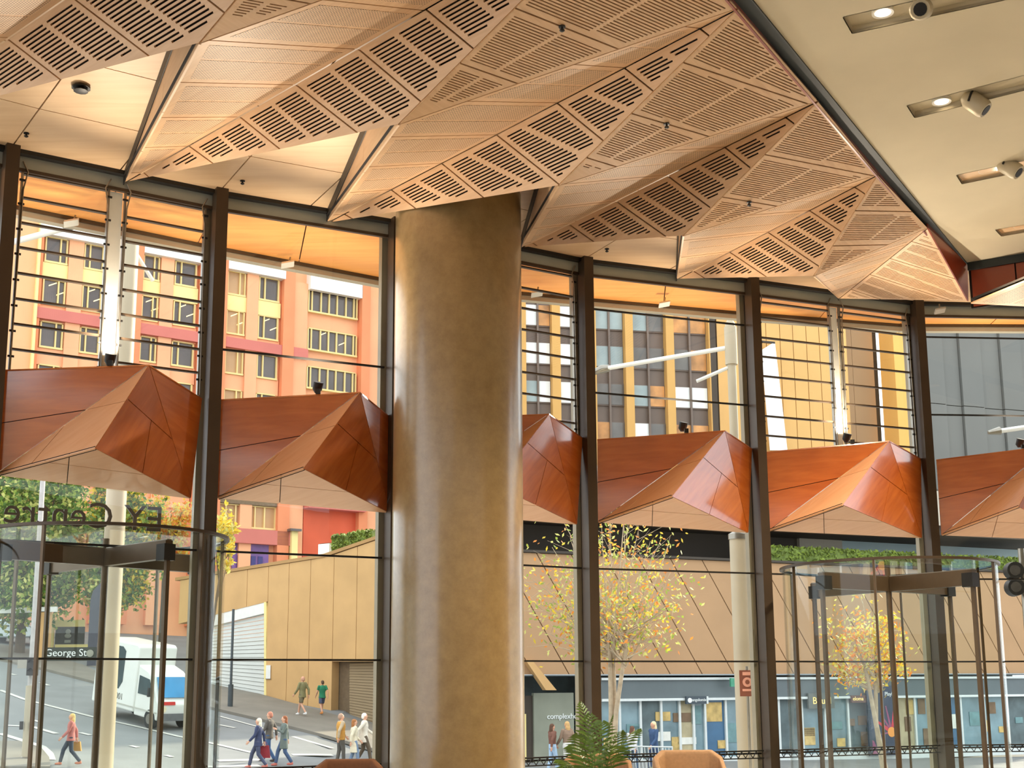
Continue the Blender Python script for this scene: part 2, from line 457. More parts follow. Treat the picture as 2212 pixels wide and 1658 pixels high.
# fascias: vertical side of each fold down from the soffit, with a black strip on top standing in for the shadow gap
for k in order:
    T_, V_ = TIP[k], VV[k]
    up = V((0, 0, 1)); d = (V_ - T_); n = V((d.y, -d.x, 0)).normalized()
    if n.dot(V((-1, .3, 0))) < 0: n = -n
    fa = MB(); hz = HS - .15
    for t0, t1 in ((0.02, .3), (.3, .6), (.6, 1)):
        p, q = T_.lerp(V_, t0), T_.lerp(V_, t1); g = d.normalized() * .006
        fa2 = MB(); fa2.uv = None
        pl = Plane(p, q, q + up, p + n * 5)
        pol = [pl.to2(p + g), pl.to2(q - g), pl.to2(V((q.x, q.y, hz))), pl.to2(V((p.x, p.y, max(hz, p.z + .005))))]
        sheet(pl, ccw(pol), [], .02, .002).build('fascia_panel', VEN, fold)
    gp = MB(); gp.prism([V((T_.x, T_.y, hz)), V((V_.x, V_.y, hz)), V((V_.x, V_.y, HS + .02)), V((T_.x, T_.y, HS + .02))], n * .012); gp.build('shadow_strip', BLACK, fold)  # solid black strip: the gap's shadow as colour
# small black sprinklers on the seams
def spr(px, py, z, name='sprinkler', lab=None, r=.024):
    p = atz(px, py, z); m = MB(); m.lathe([(0, -.05), (r * .6, -.05), (r, -.042), (r, -.035), (r * .4, -.03), (r * .4, -.012), (r * 1.3, -.01), (r * 1.3, .0)], p, 10)
    o = m.build(name, BLACK, smooth=True); tag(o, lab, 'sprinkler'); return o
tag(spr(175, 189, HS - .02, 'spotlight_cup', 'black round spotlight cup under the flat boards at upper left', .075), cat='spotlight')
def fz(a, b, x, y): pl = Plane(QQ[a], QQ[b], VV[b]); return pl.to3(pl.px(x, y)).z
spr(57, 287, HS, lab='small black sprinkler at the left end of the flat boards')
spr(524, 390, HS, lab='small black sprinkler on the boards above the second dark mullion')
spr(1214, 57, fz('A', 'B', 1214, 57), lab='black sprinkler on the slotted panel seam at the top centre')
spr(1440, 267, fz('B', 'C', 1440, 267), lab='black sprinkler on the slotted panel right of the column')
spr(1618, 436, fz('C', 'D', 1618, 436), lab='tiny black sprinkler on the slotted panel further right')
spr(1311, 537, HS, lab='small black sprinkler on the boards right of the column')

# --- cream ceiling, dark trim and recesses
CZ = 7.66
edge = [QQ['Y'], QQ['Z'], QQ['A'], QQ['B'], QQ['C'], QQ['D'], QQ['E'], atz(2092, 585, 7.55)]
c_cor = atz(2090, 568, CZ); c_rt = atz(2260, 540, CZ)
outl = [V((-2.2, -3)), V((24, -3)), V((24, c_rt.y + .5)), V((c_rt.x, c_rt.y)), V((c_cor.x, c_cor.y))]
e1 = atz(1628, 0, CZ); d0 = (V((e1.x, e1.y)) - V((c_cor.x, c_cor.y))).normalized()
t_ = (V((c_cor.x, c_cor.y))); outl.append(t_ + d0 * 16.5)
PC = Plane((0, 0, CZ), (1, 0, CZ), (0, 1, CZ))
def c2(p): return PC.to2((p[0], p[1], CZ))
recs = [((1822, 37), (1842, 72), (2260, -20)), ((1960, 228), (1977, 254), (2320, 168)), ((2067, 378), (2079, 397), (2340, 343)), ((2151, 496), (2164, 510), (2400, 470))]
holes = []; rec3 = []
for a, b, c in recs:
    A, B, C = [atz(*p, CZ) for p in (a, b, c)]
    D = C + (A - B); rec3.append((A, B, C, D)); holes.append(ccw([c2(p) for p in (A, B, C, D)]))
cream = thing('ceiling', kind='structure', loc=(8, 8, CZ)); cream['label'] = 'plain cream plaster ceiling with long recessed light slots'
sheet(PC, ccw([c2(p) for p in outl]), holes, .03).build('plaster_panel', CREAM, cream)
WARM = (1.0, .82, .58, 1)
LAMP = mat('lamp_glow', (1, .9, .75, 1), .5, 0, 0, emit=(WARM, 14))
lab4 = ['nearest', 'second', 'third', 'farthest']
for i, (A, B, C, D) in enumerate(rec3):
    m = MB(); up = V((0, 0, .07))
    for p, q in ((A, B), (B, C), (C, D), (D, A)): m.prism([p, q, q + up, p + up], (p - q).cross(up).normalized() * .01)
    m.prism([A + up, B + up, C + up, D + up], (0, 0, .01)); m.build('recess_box', CREAM, cream)
    lx = [(1907, 28), (2034, 220), (2132, 368), (2206, 488)][i]
    lp = atz(*lx, CZ + .045)
    dn = thing('downlight', f'{lab4[i]} glowing round downlight in the cream ceiling slot', 'downlight', lp, 'downlights in the cream ceiling slots')
    r = MB(); r.lathe([(.075, .05), (.075, 0), (.1, -.006), (.1, .05)], lp, 20); r.build('trim_ring', WHITE, dn, True)
    g = MB(); g.lathe([(0, .012), (.074, .012)], lp, 20); g.build('lens', LAMP, dn)
    ld = bpy.data.lights.new('downlight_beam', 'SPOT'); ld.energy = 800; ld.spot_size = 2.2; ld.spot_blend = .6; ld.color = WARM[:3]; ld.shadow_soft_size = .08
    lo = bpy.data.objects.new('downlight_beam', ld); COL.objects.link(lo); lo.location = lp - V((0, 0, .03)); par(lo, dn)
    sx = [(1990, 20), (2109, 224), (2182, 362)][i] if i < 3 else None
    if sx:
        p = atz(*sx, CZ - .05); sp = thing('spotlight', ['pale round-lens spotlight head hanging from the nearest cream ceiling slot', 'tilted pale box spotlight in the second cream ceiling slot', 'small grey spotlight head in the third cream ceiling slot'][i], 'spotlight', p, 'spotlights in the cream ceiling slots')
        dirn = [V((-.35, -.8, -.45)), V((.6, -.3, -.7)), V((.5, -.4, -.6))][i].normalized()
        x = dirn.orthogonal().normalized(); y = dirn.cross(x)
        GRY = mat('lamp_beige', srgb(190, 178, 150), .45, .1, .05)
        m = MB(); m.tube([p - dirn * .16, p - dirn * .1, p + dirn * .1, p + dirn * .13], [.06, .1, .1, .085], 16); m.build('lamp_head', GRY, sp, True)
        m = MB(); m.tube([p + dirn * .125, p + dirn * .135], [.06, .06], 14); m.build('lens', BLACK, sp, True)
        m = MB(); m.tube([p - dirn * .05 + x * .11, p + V((0, 0, .12)) + x * .11, p + V((0, 0, .18))], .012, 6); m.tube([p - dirn * .05 - x * .11, p + V((0, 0, .12)) - x * .11, p + V((0, 0, .18))], .012, 6); m.build('yoke', BLACK, sp)
        m = MB(); m.axes(p + V((-.1, -.06, .14)), (.2, 0, 0), (0, .12, 0), (0, 0, .1)); m.build('driver_box', GRY, sp)
# dark strip and thin wood edge along the fold border
tr = MB(); o2 = [V((t_.x, t_.y, 0)) + V((d0.x, d0.y, 0)) * s for s in (0, 16.5)]
nn = V((-d0.y, d0.x, 0)); nn = nn if nn.x < 0 else -nn
tr.axes(o2[0] + V((0, 0, CZ - .02)), o2[1] - o2[0], nn * .14, V((0, 0, .1)))
trim_o = tr.build('trim_1', TEAL); tag(trim_o, kind='structure')
tw = MB(); tw.axes(o2[0] + nn * .14 + V((0, 0, 7.56)), o2[1] - o2[0], nn * .02, V((0, 0, .12))); tag(tw.build('trim_2', RED), kind='structure')
# far bulkhead wall at right: dark strip, red panels and corner fascia
w = MB(); a = V((c_cor.x, c_cor.y, 0)); b = V((c_rt.x, c_rt.y, 0)); dr = (b - a).normalized(); b = a + dr * 6
nb = V((dr.y, -dr.x, 0)); nb = nb if nb.y < 0 else -nb
w.axes(a + V((0, 0, CZ - .12)) , b - a, nb * .03, V((0, 0, .14))); tag(w.build('trim_3', TEAL), kind='structure')
wr = thing('wall_right', kind='structure', loc=a)
for k in range(6):
    m = MB(); m.axes(a + dr * (.04 + k * .62) + V((0, 0, 7.0)), dr * .6, -nb * .04, V((0, 0, CZ - .12 - 7.0))); m.build('wall_panel', RED, wr)
m = MB(); m.axes(a + V((0, 0, 6.98)) - nb * .04, dr * 4, -nb * .05, V((0, 0, .6))); m.build('backing', DBACK, wr)
# vertical end fascia of the last fold
m = MB(); m.prism([QF, V((c_cor.x, c_cor.y, CZ)), QQ['E'] + V((0, 0, .06)), QQ['E']], (-.02, .0, 0)); m.build('end_fascia', RED, fold)
# next fold starting at the right edge
P1, P2_, P3 = atz(2095, 656, 6.95), atz(2330, 560, 7.0), atz(2330, 668, 6.9)
fold_face(P1, P2_, P3, [], 'light')

# ================================================================ glazed facade
def bpl(i, off=0.0):
    n = bayn(i); o = M[i] + n * off
    return Plane(o, o + (M[i + 1] - M[i]), o + V((0, 0, 1)), o + n * 30)
def zat(px, py, i, off=0.0):
    n = bayn(i); return atpl(px, py, M[i] + n * off, n)
# mullions (deep bronze fins)
for i in range(1, 8):
    n = (bayn(i - 1) + bayn(i)).normalized(); d = V((-n.y, n.x, 0)); d = d if d.x > 0 else -d
    tm = thing(f'trim_{i + 3}', kind='structure', loc=M[i])
    m = MB(); m.axes(M[i] - d * .075 + n * .02, d * .15, n * .2, V((0, 0, HS))); m.build('mullion_fin', MULL, tm)
    m = MB(); m.axes(M[i] - d * .13 - n * .14, d * .26, n * .1, V((0, 0, HS))); m.build('mullion_back', MULS, tm)
    m = MB(); m.axes(M[i] - d * .05 - n * .05, d * .1, n * .08, V((0, 0, HS))); m.build('gasket', BLACK, tm)
LOUV = {1: [-8, 0], }
def bay(i, fixed, louv=None, half=True):
    n = bayn(i); a, b = M[i], M[i + 1]; d = (b - a).normalized(); L = (b - a).length
    w = thing(f'window_{i}', kind='structure', loc=a)
    # head: black trim, grey plate
    m = MB(); m.axes(a + V((0, 0, HS - .05)) + n * .02, b - a, n * .1, V((0, 0, .05))); m.build('head_trim', BLACK, w)
    m = MB(); m.axes(a + V((0, 0, HS - .2)), b - a, n * .03, V((0, 0, .15))); m.build('head_plate', HEADM, w)
    m = MB(); m.axes(a + V((0, 0, HS - .24)), b - a, n * .05, V((0, 0, .04))); m.build('head_rail', MULL, w)
    zt = HS - .24
    zl = sorted([.62, 1.92, 3.2] + fixed)
    zl = [z for z in zl if z < zt - .1]
    for z in zl:
        m = MB(); m.axes(a + d * .1 + V((0, 0, z - .012)), d * (L - .2), n * .03, V((0, 0, .024))); m.build('transom', BLACK, w)
    lo = 4.9 if louv else None
    zz = [0.02] + zl + [zt]
    for p, q in zip(zz[:-1], zz[1:]):
        if louv and q > min(louv) - .05 and p >= 3.1: continue
        m = MB(); m.axes(a + d * .12 + n * .005 + V((0, 0, p + .012)), d * (L - .24), n * .012, V((0, 0, q - p - .024))); m.build('pane', GLS, w)
    if louv:
        cols = [(.16, L / 2 - .1), (L / 2 + .1, L - .16)]
        zlow = min(louv) - .3
        if 3.2 < zlow:
            m = MB(); m.axes(a + d * .12 + n * .005 + V((0, 0, 3.21)), d * (L - .24), n * .012, V((0, 0, zlow - 3.22))); m.build('pane', GLS, w)
        for c0, c1 in cols:
            for z in louv:
                m = MB(); m.axes(a + d * c0 - n * .03 + V((0, 0, z - .02)), d * (c1 - c0), n * .012, V((0, 0, -.29)) - n * -.0)
                bl = m.build('louvre_blade', GLS, w)
                m = MB(); m.axes(a + d * c0 - n * .04 + V((0, 0, z - .022)), d * (c1 - c0), n * .05, V((0, 0, .022))); m.build('blade_edge', MULL, bl)
            for cc in (c0, c1):
                m = MB(); m.axes(a + d * (cc - .012) - n * .02 + V((0, 0, zlow)), d * .024, n * .05, V((0, 0, zt - zlow + .02))); m.build('louvre_stile', STEEL, w)
                for z in louv:
                    m = MB(); m.axes(a + d * (cc - .035) + n * .03 + V((0, 0, z - .12)), d * .07, n * .02, V((0, 0, .022))); m.build('blade_clip', BLACK, w)
                # curved operating rod at the top
                s = 1 if cc == c0 else -1
                m = MB(); bp = a + d * (cc - s * .01) + n * .06
                m.tube([bp + V((0, 0, zt + .12)), bp + d * (s * .06) + V((0, 0, zt)), bp + d * (s * .02) + V((0, 0, zt - .22)), bp + V((0, 0, zlow))], .01, 6); m.build('operating_rod', STEEL, w, True)
        m = MB(); m.axes(a + d * (L / 2 - .075) - n * .05 + V((0, 0, zlow)), d * .15, n * .03, V((0, 0, zt - zlow))); m.build('centre_post', mat('post_silver', srgb(214, 216, 208), .35, .2, .03), w)
    # low patterned rail
    m = MB(); z0 = .55
    m.axes(a + d * .1 + n * .06 + V((0, 0, z0 + .1)), d * (L - .2), n * .03, V((0, 0, .02))); m.axes(a + d * .1 + n * .06 + V((0, 0, z0)), d * (L - .2), n * .03, V((0, 0, .015)))
    k = 0; s = .12
    while s < L - .18:
        p = a + d * s + n * .07 + V((0, 0, z0 + .01)); q = p + d * .06 + V((0, 0, .095))
        if k % 2: p, q = p + V((0, 0, .09)), q - V((0, 0, .09))
        m.tube([p, q], .006, 4, False); s += .06; k += 1
    m.build('low_rail', BLACK, w)
    return w
def zs(i, pts): return [zat(x, y, i).z for x, y in pts]
bay(0, [], None)
bay(1, [], zs(1, [(29, y) for y in (368, 420, 475, 529, 585, 641, 696, 751)]))
bay(2, zs(2, [(660, 775)]))
bay(3, [], zs(3, [(1130, y) for y in (574, 619, 663, 709, 755, 801, 847, 898)]))
bay(4, zs(4, [(1440, 685), (1450, 862)]))
bay(5, [], zs(5, [(1640, y) for y in (650, 683, 726, 767, 809, 852, 895, 937)]))
bay(6, zs(6, [(2100, 730), (2100, 897)]))
bay(7, [])

# --- exterior soffit (overhang) with boards, edge and fascia
EO = [V((-8.6, 13.4, 7.55))] + [atz(x, y, 7.55) for x, y in [(22, 436), (428, 520), (845, 600), (1270, 640), (1585, 655), (1960, 668)]] + [V((9.6, 20.75, 7.55)), V((12.6, 20.7, 7.55))]
EO[5] = EO[5] + V((.1, .35, 0)); EO[6] = EO[6] + V((.1, .75, 0))
ex = thing('soffit_outside', kind='structure', loc=(0, 18, 7.55)); ex['label'] = 'timber soffit with painted-in orange glow outside the glass wall'
for i in range(8):
    a, b = M[i] - bayn(min(i, 7)) * .03, M[i + 1] - bayn(min(i, 7)) * .03
    for t0, t1 in ((0, .5), (.5, 1)):
        q = [a.lerp(b, t0), a.lerp(b, t1), EO[i].lerp(EO[i + 1], t1), EO[i].lerp(EO[i + 1], t0)]
        P2 = Plane((0, 0, 7.52), (1, 0, 7.52), (0, 1, 7.52)); pp = inset(ccw([P2.to2((p.x, p.y, 7.52)) for p in q]), .008)
        if len(pp) > 2: sheet(P2, pp, [], .03).build('ceiling_board', SOFX, ex)
    p, q = EO[i].copy(), EO[i + 1].copy(); p.z = q.z = 7.4; o = (q - p).cross(V((0, 0, 1))).normalized(); o = o if o.y > 0 else -o
    m = MB(); m.prism([p, q, q + V((0, 0, .15)), p + V((0, 0, .15))], o * .12); m.build('eave_fascia', mat('eave_grey', srgb(172, 160, 142), .6, 0, .04), ex)
    m = MB(); m.prism([p + V((0, 0, .07)) - o * .02, q + V((0, 0, .07)) - o * .02, q + V((0, 0, .12)) - o * .02, p + V((0, 0, .12)) - o * .02], o * .02); m.build('eave_edge', MULL, ex)
m = MB(); m.prism([V((p.x, p.y, 7.56)) for p in M] + [V((p.x, p.y, 7.56)) for p in EO[::-1]], (0, 0, .06)); m.build('backing', DBACK, ex)

# ================================================================ faceted timber bulkheads between the mullions
BH = {
 1: dict(TL=(-22, 799), A=(322, 787), TR=(437, 860), C=(205, 968), L=(-12, 1026), R=(413, 1077)),
 2: dict(TL=(476, 862), A=(778, 846), TR=(846, 902), C=(655, 1012), L=(468, 1076), R=(842, 1108)),
 3: dict(TL=(870, 906), A=(1187, 893), TR=(1259, 945), C=(1068, 1047), L=(878, 1103), R=(1247, 1133)),
 4: dict(TL=(1290, 948), A=(1566, 929), TR=(1625, 968), C=(1451, 1072), L=(1291, 1128), R=(1617, 1151)),
 5: dict(TL=(1655, 975), A=(1921, 951), TR=(1990, 990), C=(1820, 1090), L=(1660, 1146), R=(1992, 1162)),
 6: dict(TL=(2022, 992), A=(2272, 961), TR=(2335, 1000), C=(2200, 1094), L=(2033, 1156), R=(2345, 1168)),
}
BL = {1: 'leftmost faceted timber bulkhead above the left revolving door', 2: 'faceted timber bulkhead between the dark mullion and the left of the column',
      3: 'faceted timber bulkhead partly hidden behind the right side of the column', 4: 'faceted timber bulkhead in the bay with the yellow tree beneath',
      5: 'faceted timber bulkhead above the right revolving door, red back panel', 6: 'rightmost faceted timber bulkhead cut off by the picture edge'}
UPL = {1: (237, 779), 2: (685, 843), 4: (1474, 926), 5: (1828, 951), 6: (2202, 960)}
for i, d in BH.items():
    off = dict(TL=.06, A=.55, TR=.06, C=.95, L=.06, R=.06)
    P = {k: zat(*d[k], i, off[k]) for k in d}
    n = bayn(i)
    b = thing('faceted_bulkhead', BL[i], 'bulkhead', zat(*d['L'], i), 'faceted bulkheads along the glass wall')
    def face(a, bq, c, cuts, mt):
        pl = Plane(a, bq, c, (a + bq + c) / 3 + (mt[1] if isinstance(mt, tuple) else n)); mm = mt[0] if isinstance(mt, tuple) else mt
        polys = [ccw([pl.to2(a), pl.to2(bq), pl.to2(c)])]
        for p, q in cuts: polys = split(polys, pl.to2(p), pl.to2(q))
        for p in polys:
            q = inset(p, .0045)
            if len(q) > 2: sheet(pl, q, [], .02).build('panel', mm, b)
        sheet(pl, inset(ccw([pl.to2(a), pl.to2(bq), pl.to2(c)]), .004), [], .01, -.02).build('backing', DBACK, b)
    A, C, L_, R_, TL, TR = P['A'], P['C'], P['L'], P['R'], P['TL'], P['TR']
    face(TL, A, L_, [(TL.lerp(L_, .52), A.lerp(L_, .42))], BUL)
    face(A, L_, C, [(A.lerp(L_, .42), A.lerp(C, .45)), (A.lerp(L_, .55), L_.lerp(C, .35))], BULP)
    pl = Plane(A, C, R_, A + n * 3)
    tri = ccw([pl.to2(A), pl.to2(C), pl.to2(R_)]); s1, s2 = pl.to2(A.lerp(C, .42)), pl.to2(A.lerp(R_, .55))
    dd = (s2 - s1).normalized(); nm = V((-dd.y, dd.x)); top = pl.to2(A)
    if (top - s1).dot(nm) < 0: nm = -nm
    pcs = [clip(tri, s1, nm)]; low = ccw(clip(tri, s1, -nm))
    pcs += split([low], pl.to2(C.lerp(R_, .47)), s1.lerp(s2, .52))
    for p in pcs:
        q = inset(ccw(p), .0045)
        if len(q) > 2: sheet(pl, q, [], .02).build('panel', BUL, b)
    sheet(pl, inset(tri, .004), [], .01, -.02).build('backing', DBACK, b)
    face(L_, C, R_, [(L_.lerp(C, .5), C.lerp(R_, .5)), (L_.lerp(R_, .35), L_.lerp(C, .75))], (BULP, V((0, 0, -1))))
    face(A, TR, R_, [], (BUL, V((.9, -.5, .3))))
    top_p = Plane(TL, A, TR, A + V((0, 0, 5))); sheet(top_p, ccw([top_p.to2(q) for q in (TL, A, TR)]), [], .02).build('top_panel', BUL, b)
    if i in UPL:
        u = zat(*UPL[i], i, .2)
        base = TL.lerp(A, max(0, min(1, frac(u, TL, A)))); base = base + V((0, 0, .004)); u.z = base.z + .12
        lt = thing('uplight', {1: 'small black uplight sitting on the leftmost bulkhead', 2: 'small black uplight on the bulkhead left of the column', 4: 'small black uplight on the bulkhead right of the column', 5: 'small dark uplight on the bulkhead over the right door', 6: 'small dark uplight on the bulkhead at the right edge'}[i], 'uplight', base, 'uplights on the bulkheads')
        m = MB(); m.tube([u - V((0, 0, .06)) , u - V((.0, 0, .02)), u + V((.02, -.03, .07))], [.03, .06, .065], 12); m.build('lamp_head', BLACK, lt, True)
        m = MB(); m.axes(base + V((-.03, -.02, 0)), (.06, 0, 0), (0, .04, 0), (0, 0, .06)); m.build('bracket', BLACK, lt)
        ld = bpy.data.lights.new('uplight_and_fill_beam', 'SPOT'); ld.energy = 330 if i < 6 else 70; ld.spot_size = 1.7; ld.spot_blend = .9; ld.color = (1, .86, .68); ld.shadow_soft_size = .06
        lo = bpy.data.objects.new('uplight_and_fill_beam', ld); COL.objects.link(lo); lo.location = u + V((.0, -.02, .1)) + n * .05
        lo.rotation_euler = (V((0, 0, 1)) + n * 1.7).to_track_quat('-Z', 'Y').to_euler(); par(lo, lt)
        soffit_fill = bpy.data.lights.new('uplight_and_fill_beam', 'SPOT'); soffit_fill.energy = 190; soffit_fill.spot_size = 1.9; soffit_fill.spot_blend = .9; soffit_fill.color = (1, .86, .68); soffit_fill.shadow_soft_size = .06  # second beam added to brighten the outside soffit; no lamp head for it
        soffit_fill_obj = bpy.data.objects.new('uplight_and_fill_beam', soffit_fill); COL.objects.link(soffit_fill_obj); soffit_fill_obj.location = u + V((.0, -.02, .1)) + n * .05
        soffit_fill_obj.rotation_euler = (V((0, 0, 1)) - n * .75).to_track_quat('-Z', 'Y').to_euler(); par(soffit_fill_obj, lt)

# ================================================================ column
cm, N_, L__, P_ = nt('column_plaster')
tc = N_.new('ShaderNodeTexCoord'); no = N_.new('ShaderNodeTexNoise'); no.inputs['Scale'].default_value = 7; no.inputs['Detail'].default_value = 9; no.inputs['Roughness'].default_value = .7
L__.new(tc.outputs['Object'], no.inputs['Vector'])
cr = N_.new('ShaderNodeValToRGB'); cr.color_ramp.elements[0].position = .3; cr.color_ramp.elements[1].position = .72
cr.color_ramp.elements[0].color = srgb(140, 114, 72); cr.color_ramp.elements[1].color = srgb(164, 138, 92)
L__.new(no.outputs['Fac'], cr.inputs[0]); L__.new(cr.outputs[0], P_.inputs['Base Color'])
P_.inputs['Roughness'].default_value = .35; P_.inputs['Coat Weight'].default_value = 1.0; P_.inputs['Coat Roughness'].default_value = .2
CC = V((-.66, 15.3, 0)); CR = .79
ct = thing('column', 'thick round polished tan plaster column in the centre', 'column', CC)
m = MB(); m.lathe([(CR, 0), (CR, HS + .3)], CC, 64); m.build('shaft', cm, ct, True)
m = MB(); m.lathe([(CR + .02, 0), (CR + .02, .12), (CR, .13)], CC, 64); m.build('skirting', STEEL, ct, True)
sw = atpl(1090, 1595, CC - V((-.45, .62, 0)), V((-.6, .8, 0)).normalized())
u = V((.62, -.78, 0)).normalized(); pp = CC + u * CR; pp.z = 1.0
ws = tag(MB().axes(pp + V((-.035, 0, .0)), V((.07, .055, 0)), u * .015, V((0, 0, .1))).build('light_switch', WHITE), 'small pale switch plate low on the column right side', 'switch')

# ================================================================ revolving doors
def revolve(c, R, zt, rot, label, cats=None):
    t = thing('revolving_door', label, 'revolving door', c, 'glass revolving doors')
    BR = mat('door_bronze', srgb(96, 80, 62), .35, .5, .06)
    for k in range(2):                       # two curved glass walls
        a0 = rot + math.radians(38) + k * math.pi; a1 = a0 + math.radians(104)
        m = MB(); m.lathe([(R, .03), (R, zt)], c, 20, a0, a1); m.lathe([(R - .015, .03), (R - .015, zt)], c, 20, a0, a1); m.build('curved_glass', GLD, t, True)
        for a in (a0, (a0 + a1) / 2, a1):
            e = V((math.cos(a), math.sin(a), 0)); s = V((-e.y, e.x, 0)); w_ = .012 if a != a0 and a != a1 else .03
            m = MB(); m.axes(c + e * (R - .02) - s * w_ / 2, e * .04, s * w_, V((0, 0, zt))); m.build('stile', BR, t)
        m = MB(); m.lathe([(R + .02, 0), (R + .02, .05), (R - .03, .05), (R - .03, 0)], c, 20, a0, a1); m.build('floor_track', STEEL, t, True)
    m = MB(); m.lathe([(0, zt), (R + .02, zt), (R + .02, zt + .02), (0, zt + .02)], c, 48); m.build('glass_roof', GLD, t, True)
    m = MB(); m.lathe([(R - .02, zt - .005), (R + .035, zt - .005), (R + .035, zt + .028), (R - .02, zt + .028)], c, 64); m.build('roof_ring', MULL, t, True)
    m = MB(); m.tube([c, c + V((0, 0, zt))], .04, 12); m.build('centre_shaft', BR, t, True)
    for k in range(4):
        a = rot + math.radians(20) + k * math.pi / 2; e = V((math.cos(a), math.sin(a), 0)); s = V((-e.y, e.x, 0)); h = zt - .32; r1 = R - .06
        m = MB(); m.axes(c + e * .05 - s * .045 + V((0, 0, h)), e * (r1 - .05), s * .09, V((0, 0, .2))); hb = m.build('header_beam', BR, t)
        m = MB(); m.axes(c + e * .05 - s * .03 + V((0, 0, h + .2)), e * (r1 - .05), s * .06, V((0, 0, .012))); m.build('beam_cap', STEEL, hb)
        m = MB(); m.axes(c + e * (r1 - .14) - s * .07 + V((0, 0, h - .02)), e * .16, s * .14, V((0, 0, .18))); m.build('beam_end_block', BLACK, hb)
        m = MB(); m.axes(c + e * .05 - s * .006 + V((0, 0, .12)), e * (r1 - .08), s * .012, V((0, 0, h - .12))); g = m.build('wing_glass', GLD, t)
        m = MB(); m.axes(c + e * (r1 - .05) - s * .022 + V((0, 0, .02)), e * .05, s * .044, V((0, 0, h))); m.build('wing_stile', BR, g)
        m = MB(); m.axes(c + e * .04 - s * .022 + V((0, 0, .02)), e * (r1 - .06), s * .044, V((0, 0, .12))); m.build('bottom_rail', BR, g)
    return t
dl = atz(230, 1163, 3.3); dl.z = 0
revolve(dl, 1.36, 3.3, math.radians(118), 'large glass revolving door at the left, dark wing frames')
dr_ = atz(1917, 1227, 3.15); dr_.z = 0
revolve(dr_, 1.42, 3.15, math.radians(105), 'glass revolving door at the right below the red bulkhead')
# reversed lettering on the glass above the left door
n1 = bayn(1); d1 = (M[2] - M[1]).normalized(); off = -.03
LET = mat('sign_letters', srgb(74, 54, 38), .5, .2, 0)
tx = zat(352, 1148, 1, off)
tx_o = text('glass_lettering', 'EY Centre', LET, .42, tx, -d1, V((0, 0, 1)), None, .012)
tag(tx_o, 'mirrored brown lettering on the glass above the left revolving door', 'lettering')

# ================================================================ lounge furniture and plants
def armchair(px, top, depth, w_, label, c, rot=0):
    p = aty(px, top, depth); x, y, zt = p.x, p.y, p.z
    t = thing('lounge_chair', label, 'armchair', (x, y, 0), 'lounge chairs beside the glass wall')
    FA = mat('chair_' + c[0], c[1], .75, 0, .08, 30, bump=.2, bscale=200)
    h = w_ / 2; m = MB(); r = .09          # rounded back shell curving into arms
    prof = []
    pts = [(-h, .62), (-h, .1), (-h + .1, .0), (h - .1, 0), (h, .1), (h, .62)]
    hts = [.58, .8, zt, zt, .8, .58]
    ring = []
    for (qx, qy), hh in zip(pts, hts):
        ring.append((V((x + qx, y - qy, .3)), V((x + qx, y - qy, hh - .05)), V((x + qx * .985, y - qy - .02, hh - .012)), V((x + qx * .95, y - qy - .04, hh)), V((x + qx * .86, y - qy - .09, hh - .012)), V((x + qx * .84, y - qy - .1, hh - .05)), V((x + qx * .84, y - qy - .1, .3))))
    k = len(ring[0]); vs = [q for r_ in ring for q in r_]
    fs = [(i * k + j, (i + 1) * k + j, (i + 1) * k + (j + 1) % k, i * k + (j + 1) % k) for i in range(len(ring) - 1) for j in range(k)] + [tuple(range(k)), tuple(range((len(ring) - 1) * k, len(ring) * k))[::-1]]
    m.add(vs, fs); o = m.build('back_shell', FA, t, True)
    bv = o.modifiers.new('b', 'BEVEL'); bv.width = .03; bv.segments = 3; bv.limit_method = 'ANGLE'
    m = MB(); m.axes((x - h * .82, y - .68, .3), (h * 1.64, 0, 0), (0, .58, 0), (0, 0, .15)); o = m.build('seat_cushion', FA, t); bv = o.modifiers.new('b', 'BEVEL'); bv.width = .04; bv.segments = 3
    for sx in (-1, 1):
        for sy in (.1, .58):
            m = MB(); m.tube([(x + sx * h * .8, y - sy, .32), (x + sx * h * .86, y - sy, 0)], [.022, .014], 8); m.build('leg', BLACK, t, True)
armchair(757, 1637, 13.4, .72, 'dark brown lounge chair back left of the column', ('brown', srgb(120, 76, 44)))
armchair(1287, 1625, 14.2, .76, 'tan lounge chair behind the palm', ('tan', srgb(166, 126, 88)))
armchair(1482, 1618, 14.9, .8, 'tan lounge chair with pale edge right of the palm', ('tan2', srgb(176, 140, 104)))
LEAF = mat('palm_green', srgb(96, 122, 40), .45, 0, .35, 9)
LEAF2 = mat('leaf_green', srgb(70, 104, 56), .4, 0, .3, 9)
POT = mat('pot_grey', srgb(120, 112, 100), .7)
def pot(t, c, r, h):
    m = MB(); m.lathe([(0, 0), (r * .75, 0), (r, h), (r * .92, h), (r * .9, h - .05), (0, h - .05)], c, 24); m.build('pot', POT, t, True)
pc = aty(1290, 1658, 12.6); pc.z = 0
palm = thing('potted_palm', 'green arching palm in front of the tan chairs', 'plant', pc); pot(palm, pc, .2, .42)
